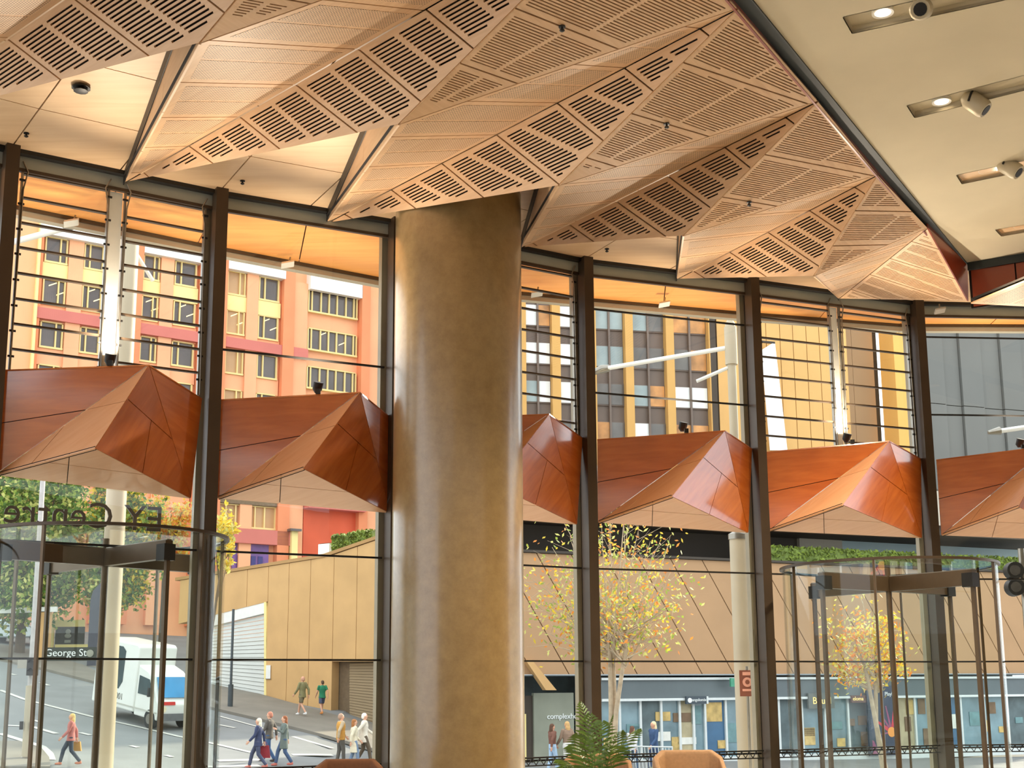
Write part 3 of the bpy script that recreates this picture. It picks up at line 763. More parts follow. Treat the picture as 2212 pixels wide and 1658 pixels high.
for fx, fy, dep in [(1220, 1655, -.2), (1235, 1610, .2), (1256, 1520, .1), (1275, 1545, -.15), (1300, 1560, .15), (1322, 1548, 0), (1340, 1580, -.2), (1378, 1575, .15), (1250, 1585, -.3), (1335, 1610, .3), (1205, 1640, .1)]:
    tipp = aty(fx, fy, 12.6 + dep); b0 = pc + V((0, 0, .38)); mid = b0.lerp(tipp, .5) + V((0, 0, .28 + .1 * random.random()))
    m = MB(); path = [b0.lerp(mid, s / 8).lerp(mid.lerp(tipp, s / 8), s / 8) for s in range(9)]
    m.tube(path, [.007 * (1 - s / 10) for s in range(9)], 5)
    for s in range(2, 18):
        u = s / 17; p = b0.lerp(mid, u).lerp(mid.lerp(tipp, u), u); q = b0.lerp(mid, u + .01).lerp(mid.lerp(tipp, u + .01), u + .01); tn = (q - p).normalized(); sd_ = tn.cross(V((0, 0, 1))); sd_ = sd_.normalized() if sd_.length > .1 else V((1, 0, 0))
        for sg in (-1, 1):
            ln = .26 * math.sin(math.pi * min(1, .15 + u * .85)) + .05; e = p + sd_ * sg * ln * .7 + tn * ln * .6 - V((0, 0, ln * .35)); wv = tn * .012
            md = p.lerp(e, .5) + V((0, 0, .015)); m.add([p - wv * .5, p + wv * .5, md + wv, e, md - wv], [(0, 1, 2, 3, 4)])
    m.build('frond', LEAF, palm)
c2_ = aty(1450, 1658, 12.9); c2_.z = 0
pl2_ = thing('potted_plant', 'low broad-leaved plant in front of the right tan chair', 'plant', c2_); pot(pl2_, c2_, .22, .5)
for k in range(16):
    a = k * 2.4; e = V((math.cos(a), math.sin(a), 0)); ln = .2 + .1 * random.random(); b0 = c2_ + V((0, 0, .48)); tp = b0 + e * ln + V((0, 0, .12 + .22 * random.random())); sd_ = V((-e.y, e.x, 0)) * .05
    m = MB(); md = b0.lerp(tp, .6) + V((0, 0, .08)); m.add([b0, md - sd_, tp, md + sd_, md + V((0, 0, .02))], [(0, 1, 4), (1, 2, 4), (2, 3, 4), (3, 0, 4)]); m.build('leaf', LEAF2, pl2_)
# ================================================================ outside: ground, buildings
def vplane(px, dist, head):
    p = aty(px, 1480, dist); p.z = 0; h = math.radians(head)
    return Plane(p, p + V((math.cos(h), math.sin(h), 0)), p + V((0, 0, 1)))
def pbox(mb, pl, s0, s1, z0, z1, h0, h1):
    return mb.axes(pl.to3((s0, z0), h0), pl.u * (s1 - s0), pl.v * (z1 - z0), pl.n * (h1 - h0))
def pb(name, mt, pl, s0, s1, z0, z1, h0, h1, parent=None):
    return pbox(MB(), pl, s0, s1, z0, z1, h0, h1).build(name, mt, parent)
ASPH = mat('asphalt', srgb(128, 130, 130), .85, 0, .1, .6)
PAVE = mat('pavement', srgb(128, 122, 112), .85, 0, .1, .8)
LINE = mat('road_paint', srgb(206, 204, 196), .7, 0, .06, 3)
g = MB(); xs = [-80, -60, -45] + [-40 + 2 * k for k in range(25)] + [14, 20, 40, 80]; ys = [10, 24, 38, 45, 52, 60, 70, 85, 110, 150]
for y in ys:
    for x in xs:
        g.v.append((x, y, gz(x, y) - (0 if y > 20 else .0)))
for j in range(len(ys) - 1):
    for i in range(len(xs) - 1):
        a = j * len(xs) + i; g.f.append((a, a + 1, a + 1 + len(xs), a + len(xs))); g.mi.append(0)
road = g.build('road', ASPH); tag(road, kind='structure')
PLZ = mat('plaza_stone', srgb(214, 207, 194), .7, 0, .06, .8)
pz = MB(); pz.prism([V((-40, 8, -.9)), V((-40, 21, -.9)), V((-10, 22, -.9)), V((60, 25.5, -.9)), V((60, 19, -.9)), V((M[7].x, M[7].y, -.9))] + [V((m.x, m.y, -.9)) for m in M[6::-1]] + [V((M[0].x - 8, M[0].y - 8, -.9))], (0, 0, .75)); tag(pz.build('plaza', PLZ), kind='structure')
def gline(pts, w_, name='lane_marking', mt=None):
    P = [ghit(*p) for p in pts]; m = MB()
    for a, b in zip(P[:-1], P[1:]):
        d = (b - a); d.z = 0; n = V((-d.y, d.x, 0)).normalized() * w_ / 2; L = []
        for q in (a - n, b - n, b + n, a + n): L.append(V((q.x, q.y, gz(q.x, q.y) + .02)))
        m.add(L, [(0, 1, 2, 3)])
    return m.build(name, mt or LINE, road)
gline([(0, 1491), (54, 1511), (201, 1549), (301, 1571), (385, 1591), (471, 1609), (543, 1626)], .22)
for p in [((20, 1455), (34, 1458)), ((87, 1475), (105, 1481)), ((70, 1556), (87, 1560)), ((173, 1583), (195, 1588)), ((282, 1611), (298, 1615)), ((358, 1632), (372, 1636)), ((474, 1566), (508, 1573)), ((585, 1578), (600, 1583))]: gline(p, .2)
gline([(0, 1585), (47, 1599), (90, 1613), (106, 1627), (111, 1642)], .28)
gline([(7, 1567), (68, 1570), (122, 1585)], .25)
gline([(474, 1547), (557, 1570), (600, 1582)], .16); gline([(633, 1591), (718, 1617)], .2); gline([(631, 1631), (718, 1631)], .4); gline([(470, 1644), (560, 1642)], .35); gline([(400, 1658), (560, 1654)], .3)
# footpath behind the kerb
def gpoly(name, pts, mt, h, parent=None):
    P = [ghit(*p) for p in pts]; m = MB(); top = [V((q.x, q.y, gz(q.x, q.y) + h)) for q in P]; m.prism([q - V((0, 0, h)) for q in top], (0, 0, h)); return m.build(name, mt, parent)
tag(gpoly('sidewalk', [(300, 1492), (475, 1537), (560, 1557), (690, 1590), (845, 1634), (850, 1578), (740, 1553), (560, 1503), (300, 1450)], PAVE, .12), kind='structure')
tag(gpoly('sidewalk', [(0, 1428), (90, 1447), (210, 1478), (240, 1470), (180, 1440), (60, 1406), (0, 1395)], PAVE, .12), kind='structure')
tag(gpoly('sidewalk', [(-60, 1606), (40, 1606), (88, 1620), (106, 1642), (108, 1662), (-60, 1662)], PAVE, .1), kind='structure')

# ---------------- orange apartment building
ORG = mat('orange_render', srgb(238, 172, 128), .8, 0, .08, .35); ORG2 = mat('orange_pier', srgb(228, 140, 96), .8, 0, .08, .35); PINK = mat('pink_band', srgb(204, 116, 104), .8, 0, .05, .5)
YEL = mat('cream_spandrel', srgb(242, 222, 150), .8, 0, .06, .5); CORN = mat('white_cornice', srgb(238, 236, 228), .7, 0, .03, .5); FRM = mat('cream_frame', srgb(232, 206, 140), .6, 0, 0)
WIN = mat('window_dark', srgb(92, 84, 82), .15, 0, .25, .4); WINB = mat('window_blind', srgb(190, 150, 106), .4, 0, .1, .5)
STRIP = mat('strip_lamp', (1, .8, .35, 1), .5, 0, 0, emit=((1, .78, .3, 1), 1.2))
ob = vplane(450, 95, 35)
def S(px, y=700): return ob.px(px, y)[0]
bld = thing('apartment_building', 'orange rendered apartment block with cream window frames behind the left glass', 'building', ob.to3((0, 4)))
pb('wall', ORG, ob, S(-120), S(823), -2, 37.5, -9, 0, bld)
pb('wall', mat('peach_wall', srgb(232, 176, 128), .8, 0, .06, .4), ob, S(-60), S(68), 8, 36.5, 0, .5, bld)
pb('corner_strip', YEL, ob, S(66), S(72), 8, 36.5, .5, .8, bld)
ROWS = [33.45 - 3.15 * k for k in range(9)]
WCOL = [(85, 135), (171, 214), (301, 337), (370, 418), (485, 525), (554, 598)]
piers = [(68, 80, .55), (137, 169, .45), (222, 298, .7), (339, 367, .45), (424, 482, .7), (527, 552, .45), (604, 628, .7), (628, 660, .35), (772, 790, .8), (790, 823, .4)]
for a, b, h in piers: pb('pier', ORG2 if h > .5 else ORG, ob, S(a), S(b), 6, 36.6 if h > .5 else 33.6, 0, h, bld)
for a, b in ((68, 222), (298, 424), (482, 606)): pb('cornice', CORN, ob, S(a), S(b), 33.5, 35.2, 0, .8, bld)
pb('cornice', CORN, ob, S(660), S(773), 33.1, 34.9, 0, .8, bld)
pb('parapet_rail', WIN, ob, S(485), S(606), 35.2, 36.2, -.5, -.3, bld); pb('parapet_rail', WIN, ob, S(660), S(760), 34.9, 36, -.5, -.3, bld)
for a, b in ((68, 222), (298, 424), (482, 660)): pb('band', PINK, ob, S(a), S(b), 27.3, 28.1, .0, .62, bld); pb('band', PINK, ob, S(a), S(b), 17.9, 18.6, .0, .62, bld)
random.seed(3)
def win(s0, s1, z0, z1, mull, mt=WIN, lamps=0):
    f = pb('window_frame', FRM, ob, s0 - .12, s1 + .12, z0 - .14, z0, 0, .34, bld)
    m = MB(); t = .1
    for a, b in ((s0 - t, s0), (s1, s1 + t)): pbox(m, ob, a, b, z0, z1, .05, .3)
    pbox(m, ob, s0, s1, z1, z1 + .08, .05, .3)
    for q in mull: pbox(m, ob, s0 + (s1 - s0) * q - .05, s0 + (s1 - s0) * q + .05, z0, z1, .05, .28)
    m.build('window_bars', FRM, f)
    pb('pane', mt, ob, s0, s1, z0, z1, .05, .12, f)
    for k in range(lamps):
        q = s0 + (s1 - s0) * (.25 + .4 * k); zz = z0 + (z1 - z0) * (.75 - .35 * k); m = MB(); m.prism([ob.to3((q, zz), .125), ob.to3((q + .55, zz + .3), .125), ob.to3((q + .55, zz + .38), .125), ob.to3((q, zz + .08), .125)], ob.n * .004); m.build('ceiling_lamp', STRIP, f)
for ci, (a, b) in enumerate(WCOL):
    for ri, zt in enumerate(ROWS[:5 if ci > 3 else 6]):
        left = ci % 2 == 0
        win(S(a) + .1, S(b) - .1, zt - 1.75, zt, [.72] if left else [.28], WINB if ci == 4 else WIN, 2 if ri == 1 else 0)
        if ri in (0, 4): pb('spandrel', YEL, ob, S(a) - .15, S(b) + .15, zt - 3.1, zt - 1.9, 0, .3, bld)
        else: pb('spandrel', ORG, ob, S(a) - .15, S(b) + .15, zt - 3.1, zt - 1.9, 0, .22, bld)
for ri in range(5):
    zt = ROWS[ri] - .35 - .02 * ri; win(S(664), S(766), zt - 1.65, zt, [.06, .25, .42, .59, .78, .95], WIN, 2 if ri == 1 else 0)
# lower floors seen under the bulkhead
lowz = lambda x, y: ob.px(x, y)[1]
z0, z1 = lowz(560, 1140), lowz(560, 1096)
win(S(470, 1100), S(618, 1100), z0, z1, [.1, .24, .38, .52, .66, .82], WINB)
pb('wall', mat('dull_brown_wall', srgb(120, 100, 76), .8), ob, S(470, 1080), S(620, 1080), z1 + .1, z1 + 2.2, .0, .5, bld)  # duller brown strip above the lower windows
pb('band', PINK, ob, S(470, 1150), S(622, 1150), z0 - 1.3, z0 - .2, 0, .7, bld)
PUR = mat('purple_glass', srgb(120, 84, 150), .3, 0, .2, 1.2)
pb('shop_glass', PUR, ob, S(500, 1190), S(578, 1190), z0 - 4.2, z0 - 1.3, 0, .2, bld)
for k in range(4): pb('shop_door', mat('door_blue', srgb(52, 50, 120), .4), ob, S(510 + 15 * k, 1190), S(520 + 15 * k, 1190), z0 - 4.0, z0 - 2.2, .2, .26, bld)
pb('pier', YEL, ob, S(618, 1180), S(631, 1180), z0 - 5, z0 - .2, 0, 1.0, bld); pb('pier_cap', WIN, ob, S(612, 1150), S(636, 1150), z0 - .2, z0 - .02, 0, 1.3, bld)
RECS = mat('red_recess', srgb(214, 92, 58), .8, 0, .08, .5)
pb('recess_wall', RECS, ob, S(652, 1150), S(775, 1150), z0 - 6, z1 + .2, .0, .25, bld); pb('lintel', PINK, ob, S(652, 1110), S(775, 1110), z1 + .15, z1 + .6, 0, 1.2, bld)
# slim pale tower behind its right end
pale = vplane(835, 125, 10); tp = thing('pale_tower', 'slim white tower sliver beside the orange block', 'building', pale.to3((0, 3)))
pb('wall', CORN, pale, -3, 6, -2, 34, -8, 0, tp)
for k in range(6): f = pb('window', WIN, pale, -1.4, 1.2, 8 + 4.2 * k, 10.2 + 4.2 * k, 0, .1, tp); pb('pane', WINB, pale, -1.2, 1.0, 8.2 + 4.2 * k, 10 + 4.2 * k, .1, .13, f)
# small red box with signs at the wall end is a sign plate
# ---------------- tan retaining wall with roller doors
w1, w3 = ghit(560, 1503), ghit(838, 1576); hd = math.degrees(math.atan2(w3.y - w1.y, w3.x - w1.x))
w1.z = 0; tw_ = Plane(w1, V((w3.x, w3.y, 0)), w1 + V((0, 0, 1)))
TAN = mat('tan_concrete', srgb(206, 164, 110), .85, 0, .08, .7, bump=.1); TAN2 = mat('tan_coping', srgb(176, 136, 86), .85, 0, .1, .7)
rw = thing('wall_street', kind='structure', loc=tw_.to3((0, gz(w1.x, w1.y)))); rw['label'] = 'tan concrete retaining wall across the street'
def T2(x, y): return tw_.px(x, y)
cols = [380, 425, 475, 526, 572, 617, 664, 715, 766, 812, 862, 910]
def topy(x): return 1238 - (x - 480) * .158 if x < 700 else 1203 - (x - 700) * .34
def basey(x): return 1482 + (x - 480) * .27
for a, b in zip(cols[:-1], cols[1:]):
    pa, pb_, pc_, pd = T2(a, basey(a) + 14), T2(b, basey(b) + 14), T2(b, topy(b)), T2(a, topy(a))
    s0, s1 = pa.x + .015, pb_.x - .015
    lo0, lo1 = pa.y, pb_.y
    if a >= 715 and a < 862: lo0, lo1 = T2(a, 1428).y, T2(b, 1428).y
    if a < 572: lo0, lo1 = T2(a, 1322 - (a - 480) * .25).y, T2(b, 1322 - (b - 480) * .25).y
    m = MB(); m.prism([tw_.to3((s0, lo0)), tw_.to3((s1, lo1)), tw_.to3((s1, pc_.y)), tw_.to3((s0, pd.y))], tw_.n * -.5); m.build('wall_panel', TAN, rw)
m = MB()
for a, b in ((380, 700), (700, 910)):
    p, q = T2(a, topy(a)), T2(b, topy(b)); m.prism([tw_.to3(p, .06), tw_.to3(q, .06), tw_.to3(q + V((0, .16)), .06), tw_.to3(p + V((0, .16)), .06)], tw_.n * -.7)
m.build('coping', TAN2, rw)
m = MB(); pA, pB = T2(380, 1600), T2(910, 1650); m.axes(tw_.to3((pA.x, -4), -.55), tw_.u * (pB.x - pA.x), V((0, 0, 8)), tw_.n * -.1); m.build('backing', mat('dull_brown_wall', srgb(120, 100, 76)), rw)
GD = mat('garage_white', srgb(204, 206, 200), .6, 0, .04, 1); GD2 = mat('garage_tan', srgb(150, 128, 96), .7, 0, .05, 1)
def roller(name, label, x0, x1, yt0, yt1, yb0, yb1, mt, depth, header=None):
    a, b, c, d = T2(x0, yb0), T2(x1, yb1), T2(x1, yt1), T2(x0, yt0); t = thing(name, label, 'roller door', tw_.to3(a, depth))
    n_ = 22; 
    for k in range(n_):
        u0, u1 = k / n_, (k + 1) / n_ - .004
        L0, L1 = a.lerp(d, u0), a.lerp(d, u1); R0, R1 = b.lerp(c, u0), b.lerp(c, u1); m = MB()
        q = [tw_.to3(L0, depth), tw_.to3(R0, depth), tw_.to3(R1, depth - .03), tw_.to3(L1, depth - .03)]; m.prism(q, tw_.n * -.03); m.build('slat', mt, t)
    if header: m = MB(); m.prism([tw_.to3(d, -.02), tw_.to3(c, -.02), tw_.to3(c - V((0, header)), -.02), tw_.to3(d - V((0, header)), -.02)], tw_.n * -.12); m.build('header', WHITE, t)
    m = MB(); m.prism([tw_.to3(b, .02), tw_.to3(b + V((.15, 0)), .02), tw_.to3(c + V((.15, 0)), .02), tw_.to3(c, .02)], tw_.n * -.5); m.build('jamb', YEL if mt is GD else TAN2, t)
roller('roller_door', 'white slatted roller door in the tan wall behind the left post', 440, 571, 1333, 1300, 1478, 1502, GD, -.15, .55)
roller('roller_shutter', 'brown roller shutter in the tan wall beside the column', 742, 862, 1432, 1428, 1557, 1588, GD2, -.4)
sg = thing('notice_plate', 'small white notice plate beside the white roller door', 'sign', tw_.to3(T2(574, 1465), .05)); p = T2(576, 1465); pb('plate', WHITE, tw_, p.x, p.x + .3, p.y, p.y + .65, .03, .06, sg)
pb('rim', STEEL, tw_, p.x - .03, p.x + .33, p.y - .03, p.y, .02, .065, sg)
# planter hedge and pale box on the wall top
HED = mat('hedge_green', srgb(104, 122, 52), .8, 0, .4, 5, bump=.5, bscale=12)
def hedge(name, label, pl, s0, s1, z0a, z0b, ht, h0, h1, n=900, leaf=.16, cat='hedge'):
    t = thing(name, label, cat, pl.to3((s0, z0a), h0)); m = MB()
    m.prism([pl.to3((s0, z0a), h0), pl.to3((s1, z0b), h0), pl.to3((s1, z0b + ht * .9), h0), pl.to3((s0, z0a + ht * .9), h0)], pl.n * (h1 - h0)); m.build('core', HED, t)
    m = MB()
    for k in range(n):
        u = random.random(); s = s0 + (s1 - s0) * u; zb = z0a + (z0b - z0a) * u; z = zb + ht * random.random() * 1.02; hh = h1 + random.random() * .06 if random.random() < .7 else h0 + (h1 - h0) * random.random()
        if hh < h1: z = zb + ht * (.9 + .12 * random.random())
        c = pl.to3((s, z), hh); a = V((random.uniform(-1, 1), random.uniform(-1, 1), random.uniform(-1, 1))).normalized() * leaf; b = a.orthogonal().normalized() * leaf * .55
        m.add([c - a, c + b, c + a, c - b], [(0, 1, 2, 3)])
    o = m.build('leaves', mat('hedge_leaf', srgb(120, 138, 50), .6, 0, .5, 3), t); o['kind'] = 'stuff'; return t
a, b = T2(694, 1200), T2(782, 1184); hedge('hedge', 'clipped green hedge on top of the tan wall', tw_, a.x, b.x, a.y + .25, b.y + .2, .8, -1.4, -.7, 700, .1)
pbx = T2(662, 1205); bxo = pb('planter', CORN, tw_, pbx.x, pbx.x + .75, pbx.y - .1, pbx.y + .75, -1.4, -.8); tag(bxo, 'pale grey planter box at the left end of the wall hedge', 'planter')
m = MB(); pbox(m, tw_, pbx.x + .05, pbx.x + .7, pbx.y + .75, pbx.y + .78, -1.35, -.85); par(m.build('soil', DBACK), bxo)

# ---------------- right: terraced concrete building with diagonal joints, shops below
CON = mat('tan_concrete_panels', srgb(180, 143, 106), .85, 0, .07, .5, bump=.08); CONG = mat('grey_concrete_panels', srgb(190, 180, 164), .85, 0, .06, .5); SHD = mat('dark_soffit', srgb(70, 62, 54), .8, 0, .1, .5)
cp = vplane(1130, 50, 25)
cb = thing('terraced_building', 'tan terraced concrete building with diagonal panel joints across the street', 'building', cp.to3((0, -1.4)))
def C2(x, y): return cp.px(x, y)
def diag(poly, h, th, mt, step, slope=-.62, part='wall_panel'):
    poly = ccw(poly); xs_ = [q.x for q in poly]; ys_ = [q.y for q in poly]; polys = [poly]; x = min(xs_) - 6
    while x < max(xs_) + 6:
        y0 = min(ys_); polys = split(polys, V((x, y0)), V((x + slope, y0 + 1))); x += step
    for p in polys:
        q = inset(p, .02)
        if len(q) > 2: sheet(cp, q, [], .12, h).build(part, mt, cb)
    m = sheet(cp, inset(poly, .01), [], .1, h - .13); m.build('backing', SHD, cb)
s0, s1 = C2(900, 1480).x, C2(2300, 1480).x; zb = 2.0
zt0, zt1 = C2(1290, 1190).y, C2(2000, 1232).y
smid = C2(1690, 1470).x
zt = 6.75
diag([V((s0, zb)), V((s1, zb)), V((s1, zt)), V((s0, zt))], 0, .12, CON, 1.55)
# slanted pier at the left end
m = MB(); m.prism([cp.to3(C2(1128, 1425), .3), cp.to3(C2(1142, 1425), .3), cp.to3(C2(1195, 1490), .3), cp.to3(C2(1172, 1490), .3)], cp.n * -.3); m.build('slanted_pier', TAN, cb)
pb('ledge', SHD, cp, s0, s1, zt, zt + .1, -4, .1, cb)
pb('recess_back', SHD, cp, s0, C2(1830, 1170).x, zt, 9.2, -4, -3.6, cb)  # shadow of the deep recess is put into this dark back wall
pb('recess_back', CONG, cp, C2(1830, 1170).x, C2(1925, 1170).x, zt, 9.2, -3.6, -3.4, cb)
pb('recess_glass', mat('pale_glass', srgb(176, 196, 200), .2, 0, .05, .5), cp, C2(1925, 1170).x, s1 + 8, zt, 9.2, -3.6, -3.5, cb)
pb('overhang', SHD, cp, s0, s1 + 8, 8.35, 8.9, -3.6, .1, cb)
diag([V((s0, 8.75)), V((s1, 8.75)), V((s1, 10.4)), V((s0, 10.4))], .35, .12, CONG, 1.5)
sh0 = C2(1662, 1200).x
hedge('hedge', 'long green planter hedge on the concrete terrace above the right door', cp, sh0, s1, zt + .05, zt + .05, .75, -1.0, -.4, 1500, .11)
# upper tower: tan section and grey section with vertical joints
up = vplane(1640, 62, 20)
ut = thing('panel_tower', 'tall tan panelled tower above the terraces, seen through the louvres', 'building', up.to3((0, 12)))
TANP = mat('tower_tan', srgb(216, 170, 104), .8, 0, .06, .4); TANS = mat('tower_shade', srgb(168, 138, 104), .8, 0, .06, .4); GRYP = mat('tower_shaded_grey', srgb(112, 112, 108), .8, 0, .05, .4); ORA = mat('tower_orange', srgb(232, 178, 96), .8, 0, .05, .5)
def U2(x): return up.px(x, 800)[0]
xs_ = [1572, 1600, 1630, 1658, 1688, 1716, 1745, 1773, 1802, 1832]
for a, b in zip(xs_[:-1], xs_[1:]): pb('tower_panel', TANP, up, U2(a) + .02, U2(b) - .02, 10.4, 30, -1, 0, ut)
pb('tower_panel', TANS, up, U2(1838), U2(1880) - .02, 10.4, 30, -2.5, -1.5, ut); pb('tower_panel', TANS, up, U2(1880), U2(1926), 10.4, 30, -2.5, -1.5, ut)  # recess shade is put into this duller panel colour
pb('tower_panel', ORA, up, U2(1928), U2(1962), 10.4, 30, -1, .2, ut)
pb('backing', SHD, up, U2(1604), U2(1962), 10.4, 30, -3.2, -2.6, ut)
gt = thing('grey_tower', 'shade-toned grey concrete panelled tower at the right edge above the terrace', 'building', up.to3((U2(2000), 12)))
xs_ = [1964, 2000, 2036, 2072, 2118, 2160, 2205, 2250, 2300]
for k, (a, b) in enumerate(zip(xs_[:-1], xs_[1:])):
    for j in range(3): pb('tower_panel', GRYP, up, U2(a) + .02, U2(b) - .02, 11.5 + 4.6 * j + .02, 11.5 + 4.6 * (j + 1) - .02, -1, (k % 2) * .15, gt)  # lowered grey stands in for the shade on this tower
# big white banner with dark leaf print hanging from the tower
bn = thing('banner', 'large bright white banner with grey speckled print left in the louvred bay', 'banner', up.to3((U2(1645), 12), .3))
m = MB(); pts = [up.px(1636, 760), up.px(1665, 742), up.px(1692, 975), up.px(1655, 975)]; m.prism([up.to3(p, .35) for p in pts], up.n * .04); m.build('sheet', mat('banner_white', srgb(250, 250, 250), .6, 0, .12, 1.2), bn)
pb('rod', BLACK, up, pts[0].x, pts[1].x, pts[1].y - .1, pts[1].y, .3, .4, bn)

# ---------------- office tower with gold piers
op = vplane(1350, 105, 12)
of = thing('office_tower', 'dark glass office tower with gold piers right of the column', 'building', op.to3((0, 10)))
GOLD = mat('gold_pier', srgb(206, 158, 88), .7, 0, .06, .4); SPN = mat('brown_spandrel', srgb(110, 94, 84), .5, 0, .12, .5)
OW = [mat('office_white', srgb(236, 238, 236), .3, 0, .05, .6), mat('office_blue', srgb(150, 164, 164), .15, 0, .2, .5), mat('office_dark', srgb(104, 100, 96), .1, 0, .25, .5), mat('office_amber_reflection', srgb(196, 138, 78), .3, 0, .45, .6)]  # white blinds, plus sky and orange reflections put into the pane colours
def O2(x): return op.px(x, 780)[0]
pb('wall', SPN, op, O2(1085), O2(1575), 5, 40, -10, -.35, of)
px_ = [(1108, 1134), (1190, 1208), (1268, 1285), (1348, 1365), (1436, 1453), (1528, 1543)]
for a, b in px_: pb('pier', GOLD, op, O2(a), O2(b), 5, 39, -.3, .5, of)
random.seed(5)
pick = {1: [0, 0, 0, 0, 0, 0], 2: [0, 0, 0, 0, 0, 0], 3: [1, 1, 1, 2, 3, 2], 4: [2, 1, 2, 3, 0, 3], 5: [2, 3, 3, 0, 3, 2]}
for k in range(5):
    x0, x1 = px_[k][1], px_[k + 1][0]; a, b = O2(x0), O2(x1)
    for r in range(9):
        zt_ = 36.6 - 3.3 * r; f = pb('window', SPN, op, a, b, zt_ - 1.95, zt_, -.3, -.2, of)
        for h in range(2):
            q0, q1 = a + (b - a) * h / 2 + .06, a + (b - a) * (h + 1) / 2 - .06; mi = pick[k + 1][r % 6] if random.random() < .8 else random.choice([1, 2, 3])
            pb('pane', OW[mi], op, q0, q1, zt_ - 1.85, zt_ - .08, -.2, -.15, f)
    pb('mullion', SPN, op, (a + b) / 2 - .08, (a + b) / 2 + .08, 5, 39, -.3, .05, of)

# ---------------- shops under the terrace
SHG = mat('shop_blue_glass', srgb(116, 142, 152), .12, 0, .35, .8); SHD2 = mat('shop_interior', srgb(88, 104, 108), .5, 0, .35, 1.5); FAS = mat('shop_fascia', srgb(98, 108, 112), .5, .2, .08, 1); SIL = mat('shop_silver', srgb(214, 220, 220), .4, .2, .04)
shp = thing('shopfront', 'row of blue-grey glazed shopfronts under the concrete terrace', 'shopfront', cp.to3((0, -1.5)))
zg = -1.7
pb('back_wall', SHD2, cp, s0, s1, zg, zb, -3.4, -3.2, shp); pb('soffit', FAS, cp, s0, s1, zb - .05, zb, -3.2, .1, shp)
pb('fascia', FAS, cp, C2(1300, 1480).x, s1, 1.05, zb - .22, -.3, -.1, shp); pb('fascia_light_line', SIL, cp, C2(1300, 1480).x, s1, zb - .22, zb - .12, -.3, 0, shp); pb('fascia_lower_line', SIL, cp, C2(1300, 1480).x, s1, .95, 1.05, -.3, 0, shp)
pb('plinth', SIL, cp, C2(1300, 1600).x, s1, zg, zg + .35, -.4, -.1, shp)
gx = [1300, 1345, 1390, 1435, 1475, 1505, 1530, 1575, 1640, 1690, 1740, 1790, 1840, 1885, 1935, 1985, 2035, 2085, 2135, 2185, 2240, 2290]
PG = [SHG, SHG, SHD2, SHG, mat('shop_cream', srgb(184, 172, 138), .5, 0, .2, 2), SHG, mat('shop_door_blue', srgb(62, 104, 140), .2, 0, .2, 1), SHG, SHG, SHD2]
for k, (a, b) in enumerate(zip(gx[:-1], gx[1:])):
    q0, q1 = C2(a, 1550).x, C2(b, 1550).x; pb('shop_pane', PG[k % len(PG)], cp, q0 + .05, q1 - .05, zg + .35, .95, -.35, -.3, shp); pb('shop_mullion', SIL, cp, q0 - .05, q0 + .05, zg, 1.0, -.4, -.2, shp)
pb('stone_wall', mat('stone_grey_green', srgb(140, 144, 128), .5, 0, .12, .8), cp, C2(1168, 1550).x, C2(1255, 1550).x, zg, 1.3, -.8, -.6, shp); pb('dark_door', SHD, cp, C2(1132, 1550).x, C2(1168, 1550).x, zg, 1.2, -.9, -.7, shp); pb('door_light', YEL, cp, C2(1142, 1550).x, C2(1153, 1550).x, zg + .4, .5, -.7, -.68, shp)
# warm goods and panels laid over the right-hand panes
random.seed(9)
GOODS = [mat('goods_amber', srgb(206, 176, 110), .6, 0, .3, 3), mat('goods_white', srgb(232, 232, 224), .6, 0, .1, 3), mat('goods_teal', srgb(110, 146, 150), .6, 0, .2, 3), mat('goods_brown', srgb(120, 96, 72), .6, 0, .2, 3)]
for k in range(34):
    x = random.uniform(1310, 2250); w_ = random.uniform(.3, 1.0); z = random.uniform(zg + .5, .3); h_ = random.uniform(.25, .8); q = C2(x, 1560).x
    pb('display_panel', random.choice(GOODS), cp, q, q + w_, z, min(z + h_, .9), -.29, -.27, shp)
def sign(name, label, x0, x1, y0, y1, mt, s_, tm, size, h=.05, px_off=.06, cat='sign', rim=None, z_align=.28, dx=0.05):
    a, b = C2(x0, y1), C2(x1, y0); t = thing(name, label, cat, cp.to3(a, h)); pb('board', mt, cp, a.x, b.x, a.y, b.y, h - .1, h, t)
    if s_: text('lettering', s_, tm, size, cp.to3((a.x + dx, a.y + (b.y - a.y) * z_align), h + .012), cp.u, cp.v, t, .008)
    if rim: pb('rim', rim, cp, b.x, b.x + .08, a.y, b.y, h - .12, h + .02, t)
    return t
NAV = mat('sign_navy', srgb(62, 74, 84), .5, 0, .05); WTX = mat('sign_white', srgb(236, 240, 240), .5, 0, 0); GTX = mat('sign_gold', srgb(238, 204, 130), .5, 0, .05, emit=((1, .75, .3, 1), .4))
s_ = sign('shop_sign', 'dark projecting shop sign with a white dot and small lettering', 1480, 1523, 1503, 1520, NAV, 'angelomix', WTX, .17, .1, rim=SIL, z_align=.36, dx=.27)
m = MB(); a = C2(1487, 1512); m.tube([cp.to3(a, .1), cp.to3(a, .125)], [.1, .1], 16); m.build('dot', WTX, s_)
a = C2(1196, 1553); wl = text('shop_lettering', 'complexhof', WTX, .3, cp.to3(a, -.58), cp.u, cp.v, None, .02); tag(wl, 'white lettering on the grey-green stone wall above two women', 'lettering')
sign('shop_sign', 'dark sign with pale gold lettering in the right revolving door view', 1746, 1800, 1496, 1530, mat('sign_slate', srgb(104, 110, 108), .5, 0, .1), 'BouM', GTX, .42, .05, z_align=.3, dx=.2)
